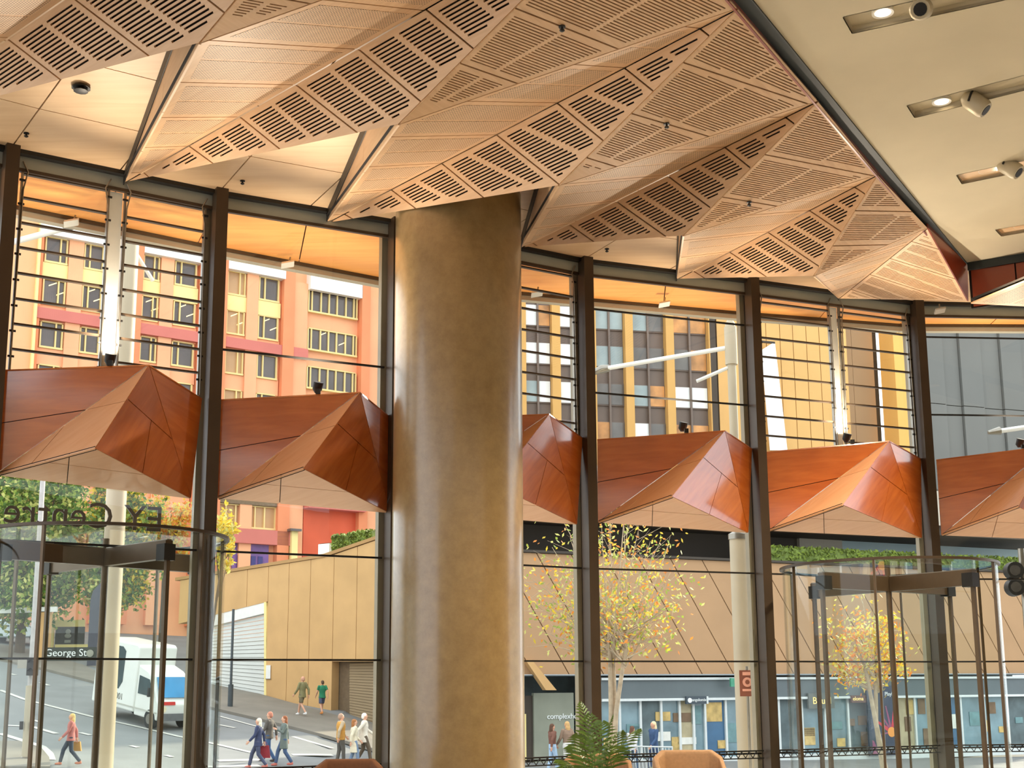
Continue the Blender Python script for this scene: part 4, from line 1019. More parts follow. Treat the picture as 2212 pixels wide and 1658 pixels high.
sign('shop_sign', 'orange glowing shop sign with a dark frame beside the poster', 1838, 1871, 1501, 1517, mat('sign_maroon', srgb(92, 56, 44), .5, 0, .1), 'eloma', GTX, .24, .06, z_align=.3, dx=.06)
po = sign('poster', 'dark blue poster with red firework streaks behind the right door', 1876, 1932, 1480, 1632, mat('poster_navy', srgb(58, 68, 88), .4, 0, .25, 1), 'Find your', WTX, .26, .12, cat='poster', z_align=.07, dx=.5)
PR = [mat('poster_red', srgb(206, 70, 84), .5, 0, 0), mat('poster_orange', srgb(240, 160, 80), .5, 0, 0), mat('poster_pink', srgb(150, 84, 116), .5, 0, 0)]
o_ = C2(1922, 1580)
for (ex_, ey_), mt_, w_ in (((1889, 1556), PR[0], .1), ((1898, 1540), PR[2], .06), ((1909, 1524), PR[2], .07), ((1926, 1528), PR[0], .05), ((1930, 1545), PR[0], .05), ((1900, 1585), PR[2], .05)):
    e = C2(ex_, ey_); d = (e - o_).normalized(); n_ = V((-d.y, d.x)) * w_; m = MB(); m.prism([cp.to3(q, .122) for q in (o_ + n_, e + n_ * .4, e - n_ * .4, o_ - n_)], cp.n * .004); m.build('streak', mt_, po)
m = MB(); m.tube([cp.to3(o_, .125), cp.to3(o_, .13)], [.22, .22], 14); m.build('burst', PR[1], po)
a = C2(1882, 1628); m = MB(); m.prism([cp.to3(a + V(q), .122) for q in ((0, 0), (.35, 0), (.1, .55), (0, .6))], cp.n * .004); m.build('pink_corner', PR[2], po)
text('lettering', 'PlayF', WTX, .24, cp.to3(C2(1907, 1502), .125), cp.u, cp.v, po, .006)
# ================================================================ street furniture, vehicles
POLE = mat('pole_cream', srgb(184, 170, 146), .5, 0, .06, 1.5)
def tram_pole(name, label, px, pyref, dist, ytop, r, ystep=None):
    p = aty(px, pyref, dist); zt = aty(px, ytop, dist).z; zb_ = gz(p.x, p.y) - .02; b = V((p.x, p.y, zb_)); t = thing(name, label, 'pole', b)
    if ystep:
        zs_ = aty(px, ystep, dist).z; m = MB(); m.tube([b, V((p.x, p.y, zs_))], r, 20); m.build('shaft', POLE, t, True)
        m = MB(); m.tube([V((p.x, p.y, zs_)), V((p.x, p.y, zt))], r * .5, 18); m.build('upper_shaft', POLE, t, True); r_ = r; r = r * .5
        m = MB(); m.lathe([(r_ * 1.12, -.06), (r_ * 1.12, .04), (r, .1)], V((p.x, p.y, zs_)), 20); m.build('step_collar', STEEL, t, True)
    else:
        m = MB(); m.tube([b, V((p.x, p.y, zt))], r, 20); m.build('shaft', POLE, t, True)
    r0 = r * 2 if ystep else r; m = MB(); m.lathe([(r0 + .05, 0), (r0 + .05, .5), (r0, .55)], b, 20); m.build('base_sleeve', POLE, t, True)
    m = MB(); m.lathe([(r * 1.15, -.02), (r * 1.15, .12), (r * .6, .2), (0, .22)], V((p.x, p.y, zt)), 16); m.build('cap', POLE, t, True)
    m = MB(); m.lathe([(r * 1.18, 0), (r * 1.18, .1), (r, .1)], V((p.x, p.y, zt - 3.4)), 20); m.build('collar', STEEL, t, True)
    return t, V((p.x, p.y, zt))
tl, tlp = tram_pole('tram_pole', 'thick cream tram pole behind the left revolving door', 250, 1100, 21, 512, .165)
m = MB(); e = aty(330, 606, 21.5); m.tube([tlp - V((0, 0, .1)), e], .035, 8); m.build('brace', WHITE, tl, True)
tr2, trp = tram_pole('tram_pole', 'cream tram pole with a long side arm right of the column', 1600, 1300, 24, 712, .17, 1158)
arm_e = aty(1300, 797, 24.6); arm_s = trp - V((0, 0, .35))
m = MB(); m.tube([arm_s, arm_e], .045, 10); m.build('arm', WHITE, tr2, True)
m = MB(); m.tube([arm_e + V((.15, 0, .02)), arm_e, arm_e - V((.18, 0, .07))], [.07, .09, .05], 10); m.build('arm_fitting', STEEL, tr2, True)
m = MB(); m.tube([trp - V((.05, 0, .75)), aty(1505, 823, 24)], .035, 8); m.build('brace', WHITE, tr2, True)
m = MB(); m.tube([trp - V((0, 0, .7)), trp + V((0, 0, .05))], .12, 14); m.build('arm_clamp', POLE, tr2, True)
# arm coming in at the upper left, and the one at the right edge
m = MB(); a, b = aty(-60, 546, 22), aty(150, 490, 22); m.tube([a, b], .055, 10); la = m.build('catenary_arm', WHITE, None, True); tag(la, 'white sloping tube arm in the louvred window at the upper left', 'tube arm')
m = MB(); m.tube([b - V((.1, 0, .03)), b + V((.05, 0, .03)), b + V((.25, 0, .0))], [.07, .09, .03], 8); m.build('fitting', STEEL, la, True)
m = MB(); a, b = aty(2150, 932, 26), aty(2300, 910, 26); m.tube([a, b], .05, 8); ra = m.build('catenary_arm', WHITE, None, True); tag(ra, 'short pale tube arm at the right edge above the bulkhead', 'tube arm')
m = MB(); m.tube([a - V((.15, 0, .02)), a + V((.1, 0, .02))], [.04, .09], 8); m.build('fitting', STEEL, ra, True)
# floodlights under the outer eave
for (x, y), lb in (((155, 488), 'white floodlight bracket under the eave at far left'), ((622, 577), 'white floodlight bracket under the eave left of the column'), ((1160, 640), 'white floodlight bracket under the eave right of the column'), ((1435, 662), 'white floodlight bracket under the eave at mid right'), ((2030, 676), 'small white floodlight bracket by the far right mullion')):
    p = atz(x, y, 7.3); t = thing('floodlight', lb, 'floodlight', p, 'floodlights under the eave')
    m = MB(); m.axes(p + V((-.09, -.02, -.03)), (.17, .03, .04), (0, .02, .03), (.01, -.05, .06)); m.build('lamp_body', WHITE, t)
    m = MB(); m.tube([p + V((0, 0, .02)), p + V((.02, .05, .16))], .012, 6); m.build('bracket', STEEL, t)
# street light pole with pedestrian signals at far left
b = ghit(55, 1643); t = thing('signal_pole', 'pale street pole with black pedestrian signal at far left', 'pole', b)
top = aty(88, 1000, b.y)
m = MB(); m.tube([b, b + V((0, 0, 2.4))], .13, 14); m.build('lower_post', POLE, t, True)
m = MB(); m.tube([b + V((0, 0, 2.4)), V((b.x, b.y, top.z))], .085, 12); m.build('upper_post', mat('pole_lilac', srgb(186, 180, 178), .5), t, True)
m = MB(); m.lathe([(.17, -.02), (.17, .12), (.13, .14)], b, 14); m.build('base_plate', STEEL, t, True)
c = b + V((.12, -.2, 3.0)); m = MB(); m.axes(c - V((.16, .1, .28)), (.32, 0, 0), (0, .2, 0), (0, 0, .56)); s = m.build('signal_head', BLACK, t)
for k in range(2):
    m = MB(); cc = c + V((0.02, -.1, .13 - .27 * k)); m.lathe([(.1, 0), (.1, .14)], (0, 0, 0), 14, .0, math.pi); 
    m.v = [tuple(cc + V((v[0], -v[2], v[1]))) for v in m.v]; m.build('visor', BLACK, s)
m = MB(); m.axes(c + V((-.5, 0, -.05)), (.34, 0, 0), (0, .1, 0), (0, 0, .3)); m.build('side_bracket', STEEL, t)
for k, dx in enumerate((-.2, .13)): m = MB(); m.axes(b + V((dx, -.18, 1.0)), (.09, 0, 0), (0, .09, 0), (0, 0, .26)); m.build('push_button', BLACK, t)
# street name sign
dS = 30; a0, a1 = aty(90, 1427, dS), aty(208, 1397, dS); SG = mat('sign_green', srgb(40, 46, 38), .5, 0, .05)
t = thing('street_sign', 'dark green street name sign with white lettering', 'sign', (a1.x, a1.y, gz(a1.x, a1.y)))
m = MB(); m.axes(a0, V((a1.x - a0.x, 0, 0)), (0, .03, 0), (0, 0, a1.z - a0.z)); bd = m.build('board', SG, t)
text('lettering', 'George St', WTX, .235, a0 + V((.07, -.012, .11)), (1, 0, 0), (0, 0, 1), bd, .006)
m = MB(); cc = a0 + V((1.12, -.01, .17)); m.tube([cc, cc - V((0, .01, 0))], .085, 14); m.tube([cc - V((0, .01, 0)), cc - V((0, .015, 0))], .06, 14); m.build('emblem', mat('emblem_grey', srgb(150, 150, 138), .6), bd)
m = MB(); m.tube([(a1.x + .05, a1.y + .02, gz(a1.x, a1.y)), (a1.x + .05, a1.y + .02, a1.z + .1)], .04, 10); m.build('post', STEEL, t, True)
# parking billboard with emblem, posts and long white gantry bar
b = ghit(150, 1412); t = thing('notice_board', 'dark board with a small pale emblem and cream band, left of the dark totem', 'sign', b)
def AT(x, y): return aty(x, y, b.y)
def bxp(nm, mt, x0, x1, y0, y1, dy=.1, oy=0, parent=t): p, q = AT(x0, y1), AT(x1, y0); return MB().axes(p - V((0, oy, 0)), V((q.x - p.x, 0, 0)), (0, dy, 0), V((0, 0, q.z - p.z))).build(nm, mt, parent)
bxp('board', mat('board_dark', srgb(74, 72, 68), .6), 118, 183, 1353, 1391); bxp('cream_band', YEL, 118, 183, 1338, 1353); bxp('cream_band', YEL, 118, 192, 1391, 1402)
m = MB(); p = AT(147, 1372); m.ball(p + V((0, -.03, .22)), (.16, .04, .16), 10, 6); m.ball(p + V((0, -.03, -.02)), (.2, .04, .14), 10, 6); m.axes(p + V((-.18, -.05, -.42)), (.36, 0, 0), (0, .03, 0), (0, 0, .16)); m.build('emblem', mat('emblem_grey', srgb(150, 150, 138)), t)
for x in (112, 110): pass
bxp('post', YEL, 108, 117, 1326, 1420, .25); bxp('post', SHD, 97, 104, 1326, 1440, .25); bxp('leg', SHD, 148, 156, 1402, 1445, .2)
b2 = ghit(90, 1430); t2 = thing('gantry_bar', 'long white horizontal height bar at the left edge', 'barrier', b2)
p, q = aty(-40, 1325, b2.y), aty(122, 1313, b2.y); m = MB(); m.axes(p, V((q.x - p.x, 0, (q.z - p.z) * .3)), (0, .2, 0), (0, 0, .28)); m.build('bar', WHITE, t2)
m = MB(); pz = aty(88, 1320, b2.y); m.axes(V((pz.x, pz.y, gz(pz.x, pz.y))), (.5, 0, 0), (0, .4, 0), (0, 0, pz.z - gz(pz.x, pz.y))); m.build('brick_post', TAN, t2)
b = ghit(204, 1440); t = thing('totem_sign', 'tall dark blue rounded totem sign left of the tram pole', 'sign', b); m = MB(); h_ = aty(204, 1256, b.y).z - b.z
m.prism([b + V((-.42, 0, 0)), b + V((.42, 0, 0)), b + V((.42, 0, h_)), b + V((.05, 0, h_ - .1)), b + V((-.3, 0, h_ - .5)), b + V((-.42, 0, h_ - 1))], (0, .25, 0)); m.build('blade', mat('totem_navy', srgb(66, 66, 78), .5), t)
m = MB(); m.axes(b + V((-.5, -.1, -.03)), (1, 0, 0), (0, .45, 0), (0, 0, .1)); m.build('footing', STEEL, t)
# grey lamp post on the far footpath
b = ghit(497, 1531); t = thing('bollard_post', 'thin dark grey post on the footpath before the white roller door', 'post', b); m = MB(); zt_ = aty(507, 1315, b.y).z
m.tube([b, b + V((0, 0, 1.1))], .12, 12); m.build('lower_sleeve', mat('post_slate', srgb(72, 80, 84), .5), t, True); m = MB(); m.tube([b + V((0, 0, 1.1)), V((b.x, b.y, zt_))], .06, 12); m.build('shaft', MATS['post_slate'], t, True)
# brown street sign on the pole
b = aty(1613, 1475, 23.2); t = thing('street_sign', 'brown pictogram sign with a round pale symbol on the right tram pole', 'sign', (b.x, b.y, gz(b.x, b.y)))
w_, h_ = .25, .46; m = MB(); m.axes(b + V((-w_ / 2, 0, -h_ / 2)), (w_, 0, 0), (0, .02, 0), (0, 0, h_)); m.build('board', mat('sign_brown', srgb(132, 74, 56), .5), t)
m = MB(); m.tube([b + V((.01, -.002, .02)), b + V((.01, -.012, .02))], .085, 16); m.build('disc', mat('sign_peach', srgb(226, 160, 138), .5), t); m = MB(); m.tube([b + V((.01, -.013, .02)), b + V((.01, -.018, .02))], .04, 12); m.build('symbol', MATS['sign_brown'], t)
m = MB(); m.axes(b + V((-.08, -.006, -.14)), (.16, 0, 0), (0, .006, 0), (0, 0, .04)); m.axes(b + V((-.07, -.006, .14)), (.14, 0, 0), (0, .006, 0), (0, 0, .06)); m.build('text_bars', MATS['sign_peach'], t)
m = MB(); m.tube([V((b.x + .02, b.y + .04, gz(b.x, b.y))), V((b.x + .02, b.y + .04, b.z + .3))], .025, 8); m.build('post', STEEL, t, True)
b = C2(1564, 1472); gs = thing('exit_sign', 'small green hanging sign under the shop fascia', 'sign', cp.to3(b, .5)); pb('board', mat('exit_green', srgb(70, 150, 120), .5), cp, b.x, b.x + .55, b.y - .2, b.y + .15, .4, .5, gs); pb('hanger', STEEL, cp, b.x + .25, b.x + .3, b.y + .15, b.y + .6, .43, .47, gs)
# traffic light at the right edge
b = aty(2190, 1252, 24); t = thing('traffic_light', 'black double-headed traffic signal at the right edge', 'traffic light', (b.x + .2, b.y, gz(b.x, b.y)))
for k, (x, y) in enumerate(((2190, 1232), (2192, 1268))):
    c = aty(x, y, 24); m = MB(); m.tube([c + V((0, .1, 0)), c + V((0, -.1, 0))], [.17, .16], 18); h1 = m.build('signal_head', BLACK, t, True)
    m = MB(); m.tube([c + V((-.02, -.1, 0)), c + V((-.02, -.12, 0))], [.1, .1], 14); m.build('lens', mat('lens_grey', srgb(70, 66, 62), .2), h1, True)
m = MB(); m.tube([V((b.x + .22, b.y + .1, gz(b.x, b.y))), V((b.x + .22, b.y + .1, b.z + .6))], .06, 12); m.build('post', STEEL, t, True)
m = MB(); m.axes(b + V((-.1, 0, -.02)), (.4, 0, 0), (0, .05, 0), (0, 0, .05)); m.build('bracket', STEEL, t)
# pedestrian barrier
b = aty(1405, 1640, 40); t = thing('crowd_barrier', 'light steel barred crowd barrier in front of the shops', 'barrier', (b.x, b.y, gz(b.x, b.y))); p, q = aty(1362, 1611, 40), aty(1452, 1613, 40); zg_ = gz(p.x, p.y)
m = MB(); m.tube([V((p.x, p.y, zg_)), p, q, V((q.x, q.y, zg_))], .03, 8); m.build('frame', SIL, t)
for k in range(1, 12): u = k / 12; a = p.lerp(q, u); m = MB(); m.tube([a, V((a.x + .08, a.y, zg_ + .15))], .014, 6); m.build('bar', SIL, t)

# ---------------- white box van
b = ghit(322, 1566); van = thing('van', 'white box van with blue windscreen and red side lettering', 'van', b)
hd_ = math.atan2(-.66, .75); fx = V((math.cos(hd_), math.sin(hd_), 0)); sl = (gz(b.x + fx.x, b.y + fx.y) - gz(b.x, b.y)); fx = V((fx.x, fx.y, sl)).normalized(); sy_ = V((-fx.y, fx.x, 0)).normalized(); uz = fx.cross(sy_); uz = uz if uz.z > 0 else -uz
if sy_.x > 0: sy_ = -sy_            # sy_ points to the side facing left in the photo
def vp(a, s, z): return b + V((.35, 0, 0)) + fx * a * .8 + sy_ * s * .84 + uz * z * 1.02
VW = mat('van_white', srgb(236, 236, 230), .35, 0, .03, 2, coat=.4); VG = mat('van_glass', srgb(60, 76, 80), .08, 0, .2, 1); VB = mat('windscreen_blue', srgb(86, 156, 206), .1, 0, .15, 1)
def vprism(nm, mt, prof, s0, s1, parent=van, bev=0):
    m = MB(); m.prism([vp(a, s0, z) for a, z in prof], sy_ * (s1 - s0) * .84); o = m.build(nm, mt, parent)
    if bev: bv = o.modifiers.new('b', 'BEVEL'); bv.width = bev; bv.segments = 2
    return o
body = vprism('cargo_body', VW, [(-4.6, .45), (-.7, .45), (-.7, 2.95), (-.9, 3.05), (-4.6, 3.05)], -1.05, 1.05, bev=.06)
cab = vprism('cab', VW, [(-.72, .35), (1.35, .35), (1.4, .95), (1.15, 1.15), (.55, 1.95), (.2, 2.12), (-.72, 2.3)], -.98, .98, bev=.06)
m = MB(); m.prism([vp(1.17, -.85, 1.2), vp(1.17, .85, 1.2), vp(.6, .75, 1.92), vp(.6, -.75, 1.92)], fx * .03 + uz * .02); m.build('windscreen', VB, cab)
for s in (-1, 1):
    m = MB(); m.prism([vp(-.5, s * .985, 1.2), vp(.85, s * .985, 1.2), vp(.4, s * .985, 1.82), vp(-.5, s * .985, 1.9)], sy_ * s * .015); m.build('side_window', VG, cab)
    m = MB(); m.prism([vp(.75, s * 1.0, 1.2), vp(.85, s * 1.25, 1.2), vp(.85, s * 1.25, 1.55), vp(.75, s * 1.0, 1.5)], fx * -.1); m.build('mirror', BLACK, cab)
    m = MB(); m.tube([vp(1.36, s * .7, .78), vp(1.43, s * .7, .78)], .13, 12); m.build('headlamp', mat('headlamp', srgb(240, 226, 190), .2), cab)
    for a in (.75, -3.4):
        m = MB(); m.tube([vp(a, s * .72, .36), vp(a, s * 1.0, .36)], .36, 18); w1_ = m.build('wheel', mat('tyre', srgb(36, 36, 36), .8), van, True)
        m = MB(); m.tube([vp(a, s * .99, .36), vp(a, s * 1.02, .36)], .2, 14); m.build('hub', STEEL, w1_, True)
m = MB(); m.prism([vp(1.34, -.95, .35), vp(1.34, .95, .35), vp(1.34, .95, .62), vp(1.34, -.95, .62)], fx * .12); m.build('bumper', mat('bumper_grey', srgb(110, 110, 112), .6), cab)
m = MB(); m.prism([vp(1.4, .1, .95), vp(1.4, .85, .95), vp(1.36, .85, 1.07), vp(1.36, .1, 1.07)], fx * .04); m.build('red_badge', mat('van_red', srgb(206, 50, 46), .5), cab)
sd2 = 1.05
m = MB(); m.prism([vp(-3.6, sd2, 1.35), vp(-2.2, sd2, 1.2), vp(-1.9, sd2, 1.5), vp(-1.9, sd2, 2.7), vp(-2.2, sd2, 2.85), vp(-3.4, sd2, 2.85), vp(-3.6, sd2, 2.6)], sy_ * .02); m.build('side_window', VG, body)
xd = fx if fx.cross(uz).dot(sy_) > 0 else -fx
text('lettering', 'M', mat('van_red', srgb(206, 50, 46)), .42, vp(-3.7, sd2 + .01, .8) if xd == fx else vp(-3.0, sd2 + .01, .8), xd, uz, body, .006)
text('lettering', 'ICH 001', mat('van_text_grey', srgb(130, 128, 120), .6), .36, vp(-3.25, sd2 + .01, .8) if xd == fx else vp(-1.6, sd2 + .01, .8), xd, uz, body, .006)
m = MB(); m.axes(vp(-2.6, sd2 + .01, .62), fx * 3.2, sy_ * .02, uz * .05); m.build('side_strip', mat('strip_grey', srgb(190, 188, 178)), body)

# ---------------- parked car uphill
b = ghit(38, 1390); car = thing('car', 'pale blue parked car uphill at the far left', 'car', b)
prof = [(-2.1, .35), (2.1, .35), (2.15, .7), (1.9, .9), (1.1, .98), (.5, 1.42), (-.9, 1.46), (-1.7, 1.0), (-2.1, .9)]
CB = mat('car_silver', srgb(196, 204, 208), .25, .3, .03, coat=.5)
m = MB(); m.prism([b + V((a, -.85, z)) for a, z in prof], (0, 1.7, 0)); bd = m.build('body', CB, car); bv = bd.modifiers.new('b', 'BEVEL'); bv.width = .08; bv.segments = 2
for a, c_ in ((-1.45, -.25), (-.15, .95)):
    m = MB(); m.prism([b + V((a, -.87, .98)), b + V((c_, -.87, .98)), b + V((min(c_, .45), -.8, 1.36)), b + V((max(a, -.85), -.8, 1.38))], (0, .02, 0)); m.build('side_window', VG, car)
for a in (-1.35, 1.35):
    for s in (-.86, .66): m = MB(); m.tube([b + V((a, s, .33)), b + V((a, s + .2, .33))], .33, 16); m.build('wheel', MATS['tyre'], car, True)
# ================================================================ people
def remesh(mb, voxel, name):
    o = bpy.data.objects.new('tmp', mb.mesh('tmp', [])); COL.objects.link(o)
    r = o.modifiers.new('r', 'REMESH'); r.mode = 'VOXEL'; r.voxel_size = voxel; r.use_smooth_shade = True
    s = o.modifiers.new('s', 'SMOOTH'); s.iterations = 3; s.factor = .5
    bpy.context.view_layer.update()
    me = bpy.data.meshes.new_from_object(o.evaluated_get(bpy.context.evaluated_depsgraph_get())); me.name = name
    bpy.data.objects.remove(o); return me
SKIN = mat('skin', srgb(222, 168, 138), .55, 0, .04, 20)
def person(label, foot, head_y, face, top, bottom, hair, shoes=(60, 56, 54), stride=.3, coat=.62, longhair=False, shorts=False, swing=.25, bend=None, group=None, d=None, sleeve=True, vest=None, arm_up=False):
    b = ghit(*foot) if d is None else aty(foot[0], foot[1], d)
    if d is not None: b.z = gz(b.x, b.y)
    b.z = gz(b.x, b.y) + .13 if d is None and foot[1] < 1560 else gz(b.x, b.y) + .02
    H = aty(foot[0], head_y, b.y).z - b.z; H = max(1.5, min(1.95, H)); k = H / 1.7
    R = Matrix.Rotation(face, 4, 'Z'); MW = Matrix.Translation(b) @ R @ Matrix.Scale(k, 4)
    t = thing('person', label, 'person', b, group)
    hp = {-1: V((-.09, 0, .92)), 1: V((.09, 0, .92))}
    kn = {1: V((.09, stride * .55, .5)), -1: V((-.09, -stride * .1, .48))}
    an = {1: V((.08, stride * .75, .08)), -1: V((-.08, -stride * .8, .1))}
    sh = {-1: V((-.185, 0, 1.4)), 1: V((.185, 0, 1.4))}
    el = {1: V((.24, -swing * .6, 1.13)), -1: V((-.24, swing * .3, 1.13))}
    wr = {1: V((.23, -swing * .7, .88)), -1: V((-.23, swing * 1.1, .92))}
    if arm_up: el[-1] = V((-.23, .1, 1.15)); wr[-1] = V((-.1, .28, 1.25))
    def torso(m, g, z0):
        prof = [(.86, .16, .105), (.98, .15, .1), (1.08, .14, .098), (1.28, .172, .118), (1.38, .165, .1), (1.44, .09, .075)]
        prof = [p for p in prof if p[0] >= z0]
        m.tube([V((0, 0, p[0])) for p in prof], [(p[1] + g, p[2] + g) for p in prof], 16)
    m = MB(); torso(m, 0, .8); m.tube([V((0, 0, 1.4)), V((0, .01, 1.5)), V((0, .015, 1.55))], [.06, .052, .05], 10)
    m.ball(V((0, .015, 1.595)), (.074, .092, .108), 14, 10); m.ball(V((0, .05, 1.53)), (.045, .05, .045), 10, 6); m.ball(V((0, .105, 1.585)), (.013, .02, .024), 8, 6)
    for s in (-1, 1):
        m.ball(V((s * .074, .005, 1.59)), (.012, .02, .03), 8, 6)
        m.tube([hp[s], kn[s], an[s]], [.085, .056, .04], 10); m.ball(an[s] + V((0, .05, -.03)), (.04, .11, .035), 10, 6); m.ball(kn[s], .056, 8, 6)
        m.tube([sh[s], el[s], wr[s]], [.05, .041, .03], 10); m.ball(sh[s], .055, 8, 6); m.ball(el[s], .042, 8, 6)
        dr = (wr[s] - el[s]).normalized(); m.tube([wr[s], wr[s] + dr * .05, wr[s] + dr * .09], [(.024, .032), (.02, .04), (.016, .036)], 8)
    me = remesh(m, .014, 'body'); bm = bmesh.new(); bm.from_mesh(me)
    fm = MB()                                       # five fingers on each hand
    for s in (-1, 1):
        dr = (wr[s] - el[s]).normalized(); sd_ = V((0, 1, 0)) - dr * dr.y; sd_.normalize(); pb0 = wr[s] + dr * .085
        for q in range(4):
            o_ = pb0 + sd_ * (.027 - .018 * q); ln = (.07, .078, .072, .056)[q]; inw = V((-s, 0, 0)); fm.tube([o_, o_ + dr * ln * .5, o_ + dr * ln * .85 + inw * .02], [.009, .0085, .006], 6)
        o_ = wr[s] + dr * .03 + sd_ * .03; fm.tube([o_, o_ + sd_ * .025 + dr * .02, o_ + sd_ * .03 + dr * .055], [.011, .01, .007], 6)
    bm2 = fm.mesh('f', []); bm.from_mesh(bm2); bm.to_mesh(me); bm.free(); me.transform(MW); me.materials.clear(); me.materials.append(SKIN)
    me.polygons.foreach_set('use_smooth', [True] * len(me.polygons)); meobj('body', me, t)
    def garment(nm, mb, mt, vox=.016):
        g = remesh(mb, vox, nm); g.transform(MW); g.materials.clear(); g.materials.append(mt); g.polygons.foreach_set('use_smooth', [True] * len(g.polygons)); return meobj(nm, g, t)
    def cm(c, nm): return mat(f'{nm}_{c[0]}_{c[1]}_{c[2]}', srgb(*c), .8, 0, .12, 8)
    m = MB(); torso(m, .022, .95)                   # jacket or top
    if coat < .9: m.tube([V((0, 0, 1.0)), V((0, 0, .9)), V((0, 0, coat + .0))], [(.165, .125), (.185, .135), (.2, .15)], 16)
    if sleeve:
        for s in (-1, 1): m.tube([sh[s], el[s], el[s].lerp(wr[s], .93)], [.068, .057, .046], 10); m.ball(sh[s], .07, 8, 6); m.ball(el[s], .057, 8, 6)
    else:
        for s in (-1, 1): m.tube([sh[s], sh[s].lerp(el[s], .65)], [.072, .066], 10); m.ball(sh[s], .072, 8, 6)
    m.tube([V((0, 0, 1.4)), V((0, 0, 1.47))], [.085, .072], 12); garment('jacket' if sleeve else 'shirt', m, cm(top, 'cloth'))
    if vest:
        m = MB(); torso(m, .036, 1.0); m.tube([V((0, 0, 1.1)), V((0, 0, .82))], [(.19, .145), (.2, .15)], 14); garment('vest', m, cm(vest, 'cloth'))
    m = MB(); m.tube([V((0, 0, .82)), V((0, 0, .95)), V((0, 0, 1.02))], [(.165, .12), (.172, .122), (.16, .115)], 14)
    for s in (-1, 1):
        e = an[s] + V((0, 0, .02)) if not shorts else hp[s].lerp(kn[s], .85)
        if shorts: m.tube([hp[s], e], [.1, .095], 10)
        else: m.tube([hp[s], kn[s], e], [.1, .073, .06], 10); m.ball(kn[s], .073, 8, 6)
    garment('shorts' if shorts else 'trousers', m, cm(bottom, 'cloth'))
    m = MB()
    for s in (-1, 1): m.ball(an[s] + V((0, .055, -.035)), (.05, .13, .045), 10, 6); m.tube([an[s] - V((0, 0, .04)), an[s] + V((0, 0, .05))], [.05, .045], 8)
    garment('shoes', m, cm(shoes, 'shoe'), .014)
    m = MB(); m.ball(V((0, -.012, 1.625)), (.084, .098, .095), 14, 10); m.ball(V((0, -.05, 1.58)), (.078, .065, .085), 12, 8)
    if longhair: m.ball(V((0, -.055, 1.5)), (.1, .06, .12), 12, 8); m.ball(V((0, -.06, 1.42)), (.09, .05, .1), 12, 8)
    garment('hair', m, cm(hair, 'hair'), .014)
    m = MB()
    for s in (-1, 1): m.ball(V((s * .03, .098, 1.605)), (.011, .008, .007), 6, 5)
    m.axes((-.022, .094, 1.545), (.044, 0, 0), (0, .01, 0), (0, 0, .008)); e_ = m.mesh('f', [mat('eye_dark', srgb(50, 36, 32), .5, 0, 0)]); e_.transform(MW); meobj('face_features', e_, t)
    return t, MW, wr
LFT, RGT, AWY = math.radians(90), math.radians(-90), 0.0
pA, MA, wA = person('woman in a pink jacket and dark leggings walking left at far left', (150, 1653), 1541, LFT + .25, (186, 112, 104), (58, 66, 78), (224, 186, 120), (200, 120, 90), .42, .8, True)
person('balding man in a grey jacket half behind the white-haired walker', (580, 1648), 1537, LFT - .2, (98, 92, 84), (62, 92, 132), (196, 128, 104), (70, 60, 56), .3, .8)
pB, MB_, wB = person('white-haired walker in a navy jacket leading the pair', (556, 1660), 1551, LFT, (56, 64, 96), (70, 76, 100), (226, 218, 196), (196, 110, 96), .4, .75, True)
person('auburn-haired woman in a long grey-green coat and blue jeans', (612, 1655), 1546, LFT + .35, (104, 114, 108), (70, 92, 126), (150, 88, 54), (200, 110, 96), .34, .58, True, arm_up=True)
person('man in an olive jacket and shorts with white shoes on the footpath', (652, 1551), 1461, LFT - .6, (138, 132, 92), (120, 110, 84), (214, 160, 132), (236, 234, 232), .4, .78, shorts=True)
person('man in a green T-shirt and navy shorts on the footpath', (695, 1549), 1473, LFT - 1.0, (40, 130, 92), (84, 92, 116), (92, 70, 52), (216, 140, 74), .3, .82, shorts=True, sleeve=False)
person('man in a mustard padded vest standing near the brown chair', (735, 1652), 1541, RGT + .5, (190, 170, 140), (92, 88, 82), (186, 150, 126), (60, 56, 54), .12, .85, vest=(204, 148, 66))
person('white-haired person in a white coat right of the cream coat', (786, 1650), 1540, RGT + .2, (232, 222, 204), (96, 82, 66), (238, 234, 226), (60, 56, 54), .3, .72, swing=.4)
person('brown-haired woman in a long cream coat beside the vest', (764, 1656), 1553, RGT + .35, (226, 214, 186), (116, 136, 160), (164, 106, 58), (60, 56, 54), .2, .5, True)
person('dark-haired woman in a brown jacket and pale jeans below the stone wall lettering', (1194, 1668), 1563, RGT + .5, (122, 80, 66), (170, 196, 222), (96, 66, 48), (220, 220, 220), .18, .92, True)
person('fair-haired woman in a grey jacket and white trousers left of the palm', (1226, 1668), 1558, LFT - .9, (150, 124, 104), (236, 232, 226), (214, 170, 112), (220, 220, 220), .18, .92, True)
person('dark-haired shopper in a white collar before the shop counter', (1368, 1668), 1568, RGT + .9, (224, 220, 222), (74, 100, 130), (110, 74, 56), (60, 56, 54), .15, .85, True, d=45)
person('fair-haired shopper in a navy jacket by the crowd barrier', (1414, 1668), 1558, LFT + .5, (58, 84, 122), (58, 78, 112), (238, 218, 172), (60, 56, 54), .18, .8, True, d=45)
